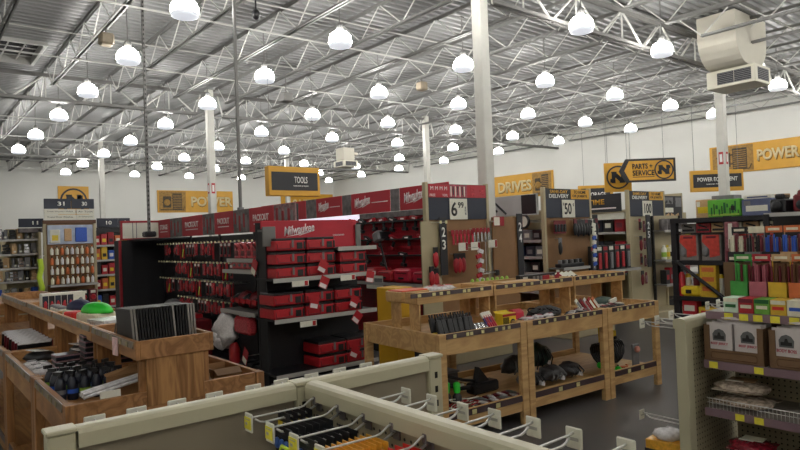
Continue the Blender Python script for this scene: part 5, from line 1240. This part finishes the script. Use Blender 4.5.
# run C side towards the aisle
Cg=thing('gondola_run','brown and black gondola run seen right of the thick column','gondola',(0,0,0))
MB().box(8.62,8.66,6.36,12.0,0,2.05).build('back_panel',m_tanp,Cg); MB().rbox(8.05,8.64,6.36,12.0,0,.14,.01).build('base_deck',m_blk,Cg); MB().box(8.08,8.62,7.1,7.14,.14,1.9).build('divider_panel',m_hard,Cg)
h=MB().rbox(8.02,8.06,6.40,7.9,1.96,2.3,.004).build('header_panel',mat('header_photo_pale',(176,178,176),.5,0,.1,3),Cg)
b=MB(); b.box(8.015,8.02,6.42,6.72,1.98,2.29,0)
for q in range(3): b.tube((8.017,7.05+.2*q,2.0+.05*q),(8.017,7.3+.2*q,2.2-.04*q),.02,5,0)
b.build('printed_tools',[m_blk2],h)
for z in (1.55,1.28,1.02,.72): shelf_part(Cg,8.1,8.62,6.4,7.08,z,m_blk,'-X')
t=thing('wall_gauge','round white faced gauge clock high on the shelf right of thick column','gauge',(8.08,6.72,1.86)); b=MB(); b.lathe([(.12,0),(.12,.03),(.1,.035)],20,0,Matrix.Rotation(-PI/2,4,'Y')); b.build('case',m_blk2,t); b=MB(); b.lathe([(.09,.036),(.0,.037)],20,0,Matrix.Rotation(-PI/2,4,'Y'),False); b.build('dial',m_tagw,t); MB().box(0,.53,-.02,.02,-.02,.02).build('arm',m_wire,t)
for q,(y,z,m) in enumerate([(6.95,1.552,m_blk2),(6.75,1.552,m_grey),(6.55,1.552,m_blk2),(6.92,1.282,m_nav),(6.7,1.282,m_navy),(6.5,1.282,m_grey),(6.9,1.022,m_grey),(6.6,1.022,m_blk2),(6.9,.722,m_blk2),(6.6,.722,m_blk2)]):
    t=thing('machine_box','dark goods box on the shelves right of column, %s'%['top shelf left','top shelf middle','top shelf right','second shelf left, navy','second shelf middle, navy','second shelf right, grey','third shelf left, grey','third shelf right','bottom shelf left','bottom shelf right'][q],'box',(8.16,y,z)); MB().rbox(0,.35,-.085,.085,0,.17,.01).build('carton',m,t); MB().box(-.003,0,-.05,.05,.04,.11).build('printed_label',m_tagw if q%2 else m_grey,t)
# goods on endcap C
for k in range(9): endpack('hanging_tool','black hanging tool high on the 50 endcap, %s from left'%ORD[k],(8.72+k*.075,6.2,1.86-.02*(k%2)),'glove','black tools on the 50 endcap',0,m_blk2,m_mar if k%4==0 else m_blk2,.1)
for k in range(4): endpack('hanging_tool','dark red carded tool high at left of the 50 endcap, %s from left'%ORD[k],(8.2+k*.08,6.2,1.84),'card','dark red cards on the 50 endcap',0,m_dkred,m_blk2,.1)
endpack('hose_fitting','black hose fitting set on the brown 50 endcap board',(8.30,6.2,1.56),'glove',None,0,m_blk2,m_grey,.1)
s=thing('endcap_shelf','white edged shelf of black and red packs on the 50 endcap','shelf',(0,0,0)); shelf_part(s,8.1,10.3,5.98,6.26,.985,m_gird)
t=shelf_part(s,8.1,8.8,6.0,6.28,1.10,m_gird)
for k in range(7):
    t=thing('drill_bit_case','black and red hanging set on the 50 endcap shelf, %s from left'%ORD[k],'case',(9.02+k*.175,6.1,.987),0,'black and red sets'); MB().rbox(-.075,.075,-.03,.03,0,.42,.006).build('card',m_blk2,t); MB().rbox(-.04,.04,-.05,-.03,.03,.30,.01).build('red_tool',m_redk if k%3 else m_grey,t); MB().box(-.06,.06,-.032,-.03,.34,.40).build('white_print',m_tagw if k%2 else m_redd,t)
t=thing('clip_strip','hanging strip of blue and white packs on the 50 endcap','packs',(8.86,5.95,1.86)); MB().path([(-.12,.34,0),(-.12,.0,.0),(0,0,-.02)],.005,5).build('arm',m_wire,t); MB().box(-.006,.006,-.002,.002,-.8,.0).build('strip',m_tagw,t)
for k in range(10): MB().cbox((.0,-.015,-.1-k*.07),(.085,.02,.06),0,(0,.25*(-1)**k,0)).build('pack',m_ltblue if k>2 and k%2 else m_tagw,t)
t=thing('low_rack','black low rack of small parts left of the 50 endcap shelf','rack',(8.12,6.06,1.102)); MB().rbox(0,.62,0,.12,0,.06,.01).build('tray',m_blk2,t)
for k in range(8): MB().rbox(.02+k*.075,.07+k*.075,.02,.08,.06,.12,.008).build('part',m_blk if k%2 else m_grey,t)
# run D side with the lifetime header, and its endcap goods
Dg=thing('gondola_run','gondola run with dark yellow-lettered header left of the 100 endcap','gondola',(0,0,0))
MB().box(11.08,11.12,6.36,12.0,0,2.05).build('back_panel',m_tanp,Dg); MB().rbox(10.5,11.1,6.36,12.0,0,.14,.01).build('base_deck',m_blk,Dg)
h=MB().rbox(10.44,10.47,6.40,7.75,2.0,2.34,.004).build('header_panel',m_sgblack,Dg); text('LIFETIME',.62,.10,'-X',(10.439,7.05,2.20),m_yel,h,'lettering',.002,.03); MB().box(10.435,10.44,6.5,7.6,2.06,2.085).build('strapline',m_hdrw,h)
MB().box(10.47,11.08,7.2,7.24,.14,2.0).build('divider_panel',m_hard,Dg); MB().box(10.5,10.56,6.38,7.2,1.86,1.98).build('white_valance',m_tagw,Dg)
for z in (1.62,1.2,.85): shelf_part(Dg,10.55,11.08,6.4,7.18,z,m_blk,'-X')
for q in range(9):
    r=q//3; t=thing('dark_carton','dark carton on the run beside the 100 endcap, %s shelf, %s from near end'%(['upper','middle','lower'][r],ORD[q%3]),'carton',(10.6,6.55+(q%3)*.24,[1.622,1.202,.852][r]),0,'dark cartons beside the 100 endcap'); MB().rbox(0,.32,-.1,.1,0,.24,.006).build('box',[m_redd,m_blk2,m_navy][q%3],t); MB().box(-.003,0,-.06,.06,.08,.17).build('printed_label',m_tagw if q%2 else m_mar,t)
for k in range(4): endpack('carded_tool','red carded tool on the 100 endcap left column, %s from top'%ORD[k],(10.72,6.2,1.84-.32*k),'glove' if k%2 else 'card','left column cards on the 100 endcap',0,m_dkred,m_blk2,.1)
for k in range(4): endpack('carded_tool','dark carded tool on the 100 endcap inner column, %s from top'%ORD[k],(10.86,6.2,1.80-.32*k),'card','inner column cards on the 100 endcap',0,m_mar,m_pinkish,.1)
s=thing('endcap_shelf','white edged shelves at the right of the 100 endcap','shelf',(0,0,0))
for z in (1.62,1.06,.60): shelf_part(s,11.22,12.3,6.0,6.26,z,m_gird,name='shelf')
MB().box(11.22,12.3,6.255,6.265,.5,1.9).build('back_panel',m_tanp,s); MB().rbox(11.22,11.26,6.22,6.27,0,1.9,.004).build('post',m_blk2,s); MB().rbox(12.26,12.3,6.22,6.27,0,1.9,.004).build('post',m_blk2,s)
for k in range(5):
    t=thing('silver_canister','silver tubing roll on the upper shelf right of number 25, %s from left'%ORD[k],'roll',(11.38+k*.19,6.1,1.622),0,'silver rolls'); b=MB(); b.lathe([(.075,0),(.08,.01),(.08,.2),(.075,.21)],14); b.build('roll_body',m_photo,t); b=MB(); b.lathe([(.03,.211),(.03,.215)],10); b.build('core',m_ink,t)
for k in range(7):
    t=thing('spray_can','pale and yellow can on the middle shelf right of number 25, %s from left'%ORD[k],'can',(11.36+k*.13,6.1,1.062),0,'cans on the middle shelf'); b=MB(); b.lathe([(.045,0),(.048,.01),(.048,.2),(.03,.23)],12); b.build('can_body',m_tagp if k%2 else m_tagw,t); b=MB(); b.lathe([(.0485,.05),(.0485,.14)],12); b.build('label_band',[m_lgl,m_ylw,m_blk2][k%3],t); b=MB(); b.lathe([(.02,.23),(.02,.27)],8); b.build('cap',m_ylw if k%2 else m_tagw,t)
for k in range(6):
    t=thing('boxed_light','red and dark boxed lamp on the lower shelf right of number 25, %s from left'%ORD[k],'box',(11.36+k*.16,6.1,.602),0,'boxed lamps'); MB().rbox(-.07,.07,-.06,.06,0,.26+.04*(k%2),.005).build('carton',m_redd if k%2 else m_blk2,t); MB().box(-.04,.04,-.063,-.06,.08,.17).build('printed_label',m_grey if k%3 else m_redk,t)
t=thing('vacuum_hose','dark slanted hose head in front of the lower shelf by number 25','hose',(11.5,5.88,.8)); t.rotation_euler=(0,.5,0); MB().tube((0,0,-.3),(0,0,.18),.03,10).build('hose',m_blk2,t); MB().rbox(-.05,.05,-.05,.05,.15,.28,.02).build('nozzle',m_grey,t); MB().tube((0,0,.1),(.0,.3,.05),.008,5).build('peg',m_wire,t)
# run E right of endcap D
Eg=thing('gondola_run','gondola with black and white tool silhouettes on its header','gondola',(0,0,0))
MB().rbox(11.9,14.5,7.2,7.24,0,2.0,.004).build('back_panel',m_tanp,Eg); MB().rbox(13.3,13.36,6.7,7.2,0,2.4,.004).build('upright',m_tanp,Eg); MB().box(12.0,14.5,6.72,7.2,0,.15).build('base_deck',m_blk,Eg)
h=MB().rbox(11.95,13.28,6.68,6.7,1.85,2.33,.004).build('header_panel',m_sgblack,Eg)
b=MB(); b.box(12.0,12.9,6.675,6.68,1.98,2.08,0); b.box(12.0,12.9,6.675,6.68,2.16,2.30,1); b.box(13.0,13.25,6.675,6.68,2.1,2.3,1)
for q in range(6): b.cbox((12.05+q*.2,6.674,1.92),(.14,.006,.06),2,(0,.3*(-1)**q,0)); b.cbox((12.1+q*.17,6.672,2.2),(.10,.006,.05),3,(0,.4*(-1)**q,0))
b.build('printed_tools',[m_tagw,m_grey,m_tan,m_blk2],h)
for z in (1.3,.8): shelf_part(Eg,12.0,14.5,6.74,7.2,z,m_blk)
for k in range(12):
    t=thing('far_carton','boxed goods on the shelves behind the black rack, %s row, %s from left'%(['upper','lower'][k//6],ORD[k%6]),'carton',(12.2+(k%6)*.38,6.95,[1.302,.802][k//6]),0,'boxed goods behind the rack'); MB().rbox(-.16,.16,-.15,.15,0,.36,.006).build('box',[m_mar,m_blk2,m_tan,m_redd,m_grey,m_cream][(k*5)%6],t); MB().box(-.1,.1,-.153,-.15,.12,.25).build('printed_label',[m_tagw,m_ylw,m_blk2][k%3],t)
# -------------------------------------------------------- black rack at right, goods facing -X
Rk=thing('shelving_rack','open black steel rack at right loaded with boxes','rack',(0,0,0))
for y in (4.40,3.68,3.08): 
    MB().rbox(8.47,8.55,y-.04,y+.04,0,1.80,.004).build('post',m_blk,Rk); MB().rbox(9.2,9.26,y-.03,y+.03,0,1.80,.004).build('post',m_blk,Rk)
for z in (1.79,1.21,.72,.46): MB().rbox(8.46,9.26,3.05,4.44,z-.06,z,.004).build('shelf',m_blk,Rk)
MB().box(9.24,9.27,3.06,4.4,.2,1.75).build('back_panel',mat('rack_back_dim',(80,72,66),.7),Rk)
MB().tube((8.435,4.36,1.2),(8.435,3.7,.70),.024,6).build('diagonal_brace',m_blk,Rk)
for k in range(5): MB().box(8.462,8.468,4.2-k*.3,4.2-k*.3+.13,1.735,1.785).build('price_ticket',m_grey,Rk)
m_grnbox=mat('green_crate_box',(96,178,56),.5,0,.12,14); m_blubox=mat('blue_box',(92,100,132),.5,0,.14,8)
def rbx(name,label,x,y,z,d,m,mp,cat='box',extra=None):
    t=thing(name,label,cat,(x,y,z)); MB().rbox(0,d[0],-d[1]/2,d[1]/2,0,d[2],.006).build('carton',m,t); b=MB(); b.box(-.003,0,-d[1]*.36,d[1]*.36,d[2]*.25,d[2]*.6); b.build('printed_band',mp,t)
    if extra: b=MB(); b.box(-.004,0,d[1]*.2,d[1]*.42,d[2]*.62,d[2]*.9); b.build('printed_corner',extra,t)
    return t
t=thing('green_case','bright green cased goods with dark openings on top of the rack','case',(8.55,3.74,1.792)); MB().rbox(0,.3,-.21,.21,0,.23,.01).build('case_body',m_grnbox,t)
b=MB()
for k in range(11): b.cbox((-.002,-.185+k*.034,.06+.1*((k*5)%7)/7),(.004,.012+.008*(k%3),.05+.03*((k*3)%4)),k%3==0 and 1 or 0)
b.cbox((-.002,-.12,.11),(.005,.05,.06),1); b.build('printed_pattern',[m_dkgreen,m_ink],t)
MB().box(-.004,0,-.2,.2,.015,.04).build('printed_band',m_lgl,t)
rbx('boxed_machine','blue and grey boxed machine next to the green case',8.55,3.33,1.792,(.35,.36,.21),m_blubox,m_tagw,'box',m_grey)
rbx('boxed_machine','flat white and blue lid on the blue boxed machine',8.58,3.33,2.004,(.3,.34,.05),m_tagw,m_blubox)
rbx('boxed_machine','pale yellow boxed goods left of the green case',8.7,4.08,1.792,(.3,.2,.25),m_tan,m_ylw,'box',m_tagw)
rbx('boxed_machine','grey boxed goods behind the green case',8.9,3.9,1.792,(.25,.30,.30),m_grey,m_tagw)
m_scar=mat('scarlet_box',(196,66,54),.5,0,.2,20); m_gcard=mat('grey_card_pack',(132,126,122),.5,0,.15,20)
for k in range(4):
    y=[4.21,3.90,3.49,3.21][k]
    t=thing('trimmer_pack','grey card pack with scarlet panel on the rack middle shelf, %s from left'%ORD[k],'pack',(8.5,y,1.212),0,'scarlet panel packs'); MB().rbox(0,.12,-.13,.13,0,.355,.005).build('card',m_gcard,t); b=MB(); b.prism([(-.11,.07),(-.11,.345),(.10,.345),(.12,.26),(.02,.15),(.02,.04)],-.012,0,0); b.build('scarlet_panel',m_scar,t); MB().box(-.016,-.012,-.07,.06,.30,.33).build('dark_print',m_mar,t); b=MB(); b.blob((-.01,.07,.12),(.03,.09,.14),0,8,6,k,.2); b.build('tool',m_grey,t)
for k in range(6):
    t=thing('header_box','pale boxed goods under the rack top, %s from left'%ORD[k],'box',(8.6,4.25-k*.205,1.590),0,'pale boxes under the rack top'); MB().rbox(0,.25,-.095,.095,0,.125,.005).build('carton',[m_gcard,m_redclr,m_tan,m_cream,m_tan,m_cream][k],t); b=MB(); b.box(-.003,0,-.08,.08,.02,.05,0); b.cbox((-.004,0,.085),(.004,.12,.02),0,(.3,0,0)); b.build('dark_print',[m_blk2],t)
MB().box(8.47,9.24,3.06,4.4,1.575,1.589).build('shelf',m_blk,Rk)
for k in range(6):
    t=thing('small_jar','small yellow capped jar on the rack lower shelf, %s from left'%ORD[k],'jar',(8.6,4.28-k*.11,.722),0,'yellow capped jars'); b=MB(); b.lathe([(.04,0),(.04,.25)],10); b.build('jar_body',m_mar if k%2 else m_tagw,t); b=MB(); b.lathe([(.042,.25),(.03,.30)],10); b.build('cap',m_ylw,t)
t=thing('yellow_carton','upright yellow carton with black lettering on the rack','carton',(8.47,3.95,.722)); MB().rbox(0,.1,-.11,.11,0,.44,.004).build('carton',m_gold,t); b=MB()
for k in range(3): b.box(-.003,0,-.08,.08,.08+k*.13,.14+k*.13)
b.build('dark_lettering',m_org,t)
t=thing('yellow_case','low yellow rounded tool case left of the upright yellow carton','case',(8.47,4.21,.722)); MB().rbox(0,.16,-.14,.14,0,.14,.03).build('case_body',m_ylw,t); MB().rbox(-.01,0,-.03,.05,.04,.09,.004).build('dark_vent',m_ink,t)
t=thing('red_extinguisher','slim red bottle at the left of the rack lower shelf','bottle',(8.52,4.33,.722)); b=MB(); b.lathe([(.04,0),(.045,.02),(.045,.28),(.02,.33)],12); b.build('bottle_body',m_redk,t); b=MB(); b.lathe([(.02,.33),(.02,.37)],8); b.build('cap',m_blk2,t)
# right half of the rack
k=0
for z,hh in ((1.212,.4),(.722,.36)):
    for q in range(5):
        t=thing('tool_carton','mixed tool carton at the right of the rack, %s shelf, %s from left'%('upper' if z>1 else 'lower',ORD[q]),'carton',(8.75,3.56-q*.10,z),0,'mixed cartons on the rack'); MB().rbox(0,.25,-.045,.045,0,hh-.05*(q%2),.005).build('box',[m_mar,m_blk2,m_tagw,m_redd,m_tan][q],t); MB().box(-.003,0,-.03,.03,.1,.25).build('printed_label',[m_tagw,m_grey,m_blk2,m_ylw,m_mar][q],t)
t=thing('lawn_tool','long pink and red wrapped tool standing before the rack post','tool',(8.36,3.60,0),0); t.rotation_euler=(.02,0,0)
MB().rbox(-.03,.03,-.08,.08,0,1.72,.01).build('wrapped_card',mat('dull_rose_card',(140,84,90),.5,0,.3,20),t); MB().rbox(-.035,-.03,-.06,.06,.5,1.35,.004).build('tool_print',m_mar,t); MB().rbox(-.037,-.03,-.02,.03,1.38,1.7,.003).build('white_blade',m_tagw,t)
# tall display right of the rack: dark machines and boxes on top
Sx=thing('gondola_run','dark stocked gondola at the far right behind the sweets','gondola',(0,0,0))
MB().box(8.3,8.34,.2,3.0,0,1.95).build('back_panel',m_blk2,Sx)
for z in (1.80,1.2,.7): shelf_part(Sx,7.9,8.3,.2,3.0,z,m_blk,'-X')
MB().rbox(7.86,7.895,2.94,3.0,0,1.79,.004).build('post',m_blk,Sx); MB().box(7.9,8.3,.2,3.0,0,.12).build('base_deck',m_blk,Sx)
for k in range(8):
    t=thing('engine_part','dark red and black machine on the far right top shelf, %s from left'%ORD[k],'machine',(8.08,2.86-k*.22,1.802),R.uniform(-.3,.3),'dark machines at far right'); b=MB(); b.rbox(-.12,.12,-.09,.09,0,.16+.04*(k%3),.02); b.rbox(-.08,.06,-.06,.05,.16,.22+.03*(k%2),.015); b.build('body',m_dkred if k%2 else m_blk2,t); b=MB(); b.lathe([(.06,0),(.06,.03),(.02,.04)],10,0,Matrix.Translation((-.12,0,.08)) @ Matrix.Rotation(-PI/2,4,'Y')); b.build('wheel',m_blk,t); MB().cbox((0,.0,.2),(.1,.12,.04)).build('cover',m_tan if k%3==0 else m_grey,t)
for k in range(14):
    t=thing('hardware_carton','small hardware carton at far right, %s shelf, %s from left'%(['middle','lower'][k//7],ORD[k%7]),'carton',(7.98,2.36-(k%7)*.25,[1.202,.702][k//7]),0,'hardware cartons at far right'); MB().rbox(0,.25,-.1,.1,0,.3,.005).build('box',[m_tan,m_grey,m_mar,m_cream,m_blk2,m_org,m_redd][k%7],t); MB().box(-.003,0,-.07,.07,.1,.2).build('printed_label',[m_tagw,m_blk2][k%2],t)
rbx('red_carton','red carton low on the black rack above the right beige cap',8.50,4.235,.462,(.15,.2,.22),m_redk,m_tagw)
rbx('yellow_carton','low yellow box beside the red carton above the beige cap',8.50,3.99,.462,(.15,.24,.12),m_gold,m_redb)
# -------------------------------------------------------- far left aisles
def header_block(t,x0,x1,y,z0,z1,nums,m=None):
    h=MB().rbox(x0,x1,y-.04,y,z0,z1,.004).build('number_board',m_navy,t)
    for s,x,w in nums: text(s,w,(z1-z0)*.42,'-Y',(x,y-.041,(z0+z1)/2),m_sgwhite,h,'number',.002,.03)
    return h
F=thing('endcap','pegboard endcap under the tall 31 and 30 aisle header','endcap',(0,0,0)); y=15.4
MB().rbox(2.50,2.56,y-.03,y+.04,0,2.3,.004).build('upright',m_tanp,F); MB().rbox(3.50,3.56,y-.03,y+.04,0,2.3,.004).build('upright',m_tanp,F)
MB().box(2.56,3.50,y,y+.03,.1,2.25).build('back_panel',m_hard,F); MB().rbox(2.56,3.5,y-.4,y,0,.15,.01).build('base_deck',m_blk,F); MB().rbox(2.50,3.56,y-.05,y+.02,2.25,2.33,.004).build('brown_rail',m_brown,F)
header_block(F,2.53,3.06,y-.0,2.58,2.80,(('31',2.86,.14),)); header_block(F,3.07,3.53,y,2.58,2.80,(('30',3.33,.11),))
for x0,x1,z0,z1,s in ((2.53,3.15,2.46,2.57,'Trailer Winches + Pulleys'),(3.17,3.53,2.46,2.57,'Air Tools'),(2.53,3.15,2.345,2.45,'Towed Floor Winches'),(3.17,3.53,2.345,2.45,'Air Compressors')):
    q=MB().box(x0,x1,y-.03,y,z0,z1).build('aisle_plate',m_tagw,F); text(s,(x1-x0)*.82,.035,'-Y',((x0+x1)/2,y-.031,(z0+z1)/2),m_ink,q,'lettering',.002)
q=MB().box(2.58,3.48,y-.06,y-.001,1.80,2.22).build('poster_panel',mat('poster_pale_blue',(176,186,204),.5,0,.2,5),F)
b=MB(); b.rbox(2.62,2.82,y-.08,y-.06,1.82,2.12,.01,0); b.rbox(2.9,3.05,y-.08,y-.06,1.86,2.14,.01,1); b.rbox(3.12,3.36,y-.08,y-.06,1.84,2.16,.01,2); b.box(2.66,2.78,y-.084,y-.08,1.88,2.0,3); b.build('poster_pictures',[m_tagw,m_tan,m_ltblue,m_ylw],q)
for r in range(4):
    for k in range(9):
        m1=[m_tagw,m_cream,m_org,m_tagw,m_clear][(k+r*2)%5]; m2=[m_org,m_ink,m_tagw,m_navy][(k+r)%4]
        endpack('bottle_pack','small white or orange bottle on the aisle 31 endcap, %s row, %s from left'%(['top','second','third','bottom'][r],ORD[k]),(2.64+k*.10,y-.12,1.74-r*.215),'bottle','bottles on the aisle 31 endcap',0,m1,m2,.125)
shelf_part(F,2.56,3.5,y-.35,y,.92,m_gird)
for k in range(5):
    t=thing('tool_set','red and black tool set below the aisle 31 bottles, %s from left'%ORD[k],'set',(2.68+k*.18,y-.2,.36),0,'red tool sets under aisle 31'); MB().rbox(-.08,.08,-.1,.1,-.21,.42,.01).build('box',m_blk2 if k%2 else m_mar,t); b=MB(); b.lathe([(.06,0),(.05,.02)],12,0,Matrix.Translation((0,-.1,.25)) @ Matrix.Rotation(PI/2,4,'X')); b.build('red_disc',m_redk,t); MB().box(-.05,.05,-.103,-.1,.34,.40).build('white_print',m_tagw,t)
t=thing('vest_strip','lime safety vest strip hanging left of the aisle 31 endcap','vest',(2.40,15.2,1.5)); b=MB(); b.path([(0,0,0),(.02,0,-.2),(-.02,0,-.4),(.03,0,-.62),(.0,0,-.8)],.055,8); b.build('vest',m_lime,t); MB().path([(0,0,.0),(0,0,.06),(.13,.2,.06)],.006,5).build('hook',m_wire,t)
# gondola 11 and 10
G11=thing('gondola_run','grey stocked gondola under the aisle 11 board at far left','gondola',(0,0,0))
MB().box(2.0,2.62,17.0,17.04,0,2.2).build('back_panel',m_tanp,G11); header_block(G11,2.2,2.7,16.55,2.22,2.42,(('11',2.53,.12),)); MB().rbox(2.2,2.7,16.5,17.0,2.10,2.2,.004).build('picture_band',m_photo,G11)
for z in (1.95,1.62,1.3,1.0,.6,.15): shelf_part(G11,1.75,2.62,16.55,17.0,z,m_gird)
MB().rbox(2.58,2.64,16.5,17.0,0,2.2,.004).build('post',m_tanp,G11)
for r,z in enumerate((1.95,1.62,1.3,1.0,.6)):
    for k in range(6):
        t=thing('grey_part','grey metal part at far left, %s shelf, %s from left'%(['top','second','third','fourth','bottom'][r],ORD[k]),'part',(1.83+k*.135,16.68,z+.002),R.uniform(-.4,.4),'grey metal parts at far left')
        b=MB()
        if (r+k)%3==0: b.rbox(-.055,.055,-.06,.06,0,.24,.01)
        elif (r+k)%3==1: b.lathe([(.05,0),(.055,.02),(.03,.1),(.04,.22)],10)
        else: b.rbox(-.06,.06,-.08,.08,0,.08,.01); b.rbox(-.05,.06,-.07,.07,.085,.15,.01); b.rbox(-.06,.04,-.07,.07,.155,.22,.01)
        b.build('body',[m_chrome,m_grey,m_blk2,m_tan,m_ltblue if r==4 else m_grey][(k+r)%5],t); MB().cbox((0,-.07,.05),(.05,.01,.04)).build('white_label',m_tagw,t)
Wb=thing('wall_shelving','pale wall shelving low at the far left picture edge','shelving',(0,0,0)); MB().rbox(1.2,2.4,19.0,19.5,0,2.05,.01).build('body',m_tanp,Wb); MB().box(1.3,2.4,18.97,19.0,1.95,2.2).build('dark_band',m_navy,Wb)
G10=thing('gondola_run','gondola of red and blue packs under the aisle 10 board','gondola',(0,0,0)); yy=16.4
MB().rbox(3.62,4.6,yy,yy+.04,0,2.1,.004).build('back_panel',m_blk2,G10); header_block(G10,3.80,4.28,yy-.05,2.18,2.40,(('10',4.07,.13),)); header_block(G10,4.29,4.56,yy-.05,2.18,2.40,(('9',4.45,.06),)); MB().rbox(3.8,4.56,yy-.05,yy,2.05,2.18,.004).build('dark_rail',m_blk,G10)
for z in (1.75,1.4,1.05,.7,.3): shelf_part(G10,3.65,4.6,yy-.4,yy,z,m_blk)
for r,z in enumerate((1.75,1.4,1.05,.7,.3)):
    for k in range(6):
        t=thing('mixed_pack','coloured pack under the aisle 10 board, %s shelf, %s from left'%(['top','second','third','fourth','bottom'][r],ORD[k]),'package',(3.73+k*.155,yy-.28,z+.002),0,'packs under aisle 10'); MB().rbox(-.065,.065,-.08,.08,0,.22+.04*((k+r)%3),.008).build('box',[m_redk,m_ltblue,m_org,m_redclr,m_blk2,m_gold,m_redd][(k*3+r*2)%7],t); MB().box(-.04,.04,-.083,-.08,.07,.15).build('printed_label',[m_tagw,m_ylw,m_blk2][(k+r)%3],t)
# wooden end table at far left edge
t=thing('low_table','small pale wooden table at the far left edge','table',(.78,8.95,0)); MB().rbox(0,.9,0,1.6,.92,1.06,.005).build('top_tray',m_ply,t)
for x,y2 in ((0.03,.03),(.8,.03),(.03,1.5),(.8,1.5)): MB().rbox(x,x+.07,y2,y2+.07,0,.919,.003).build('leg',m_ply,t)
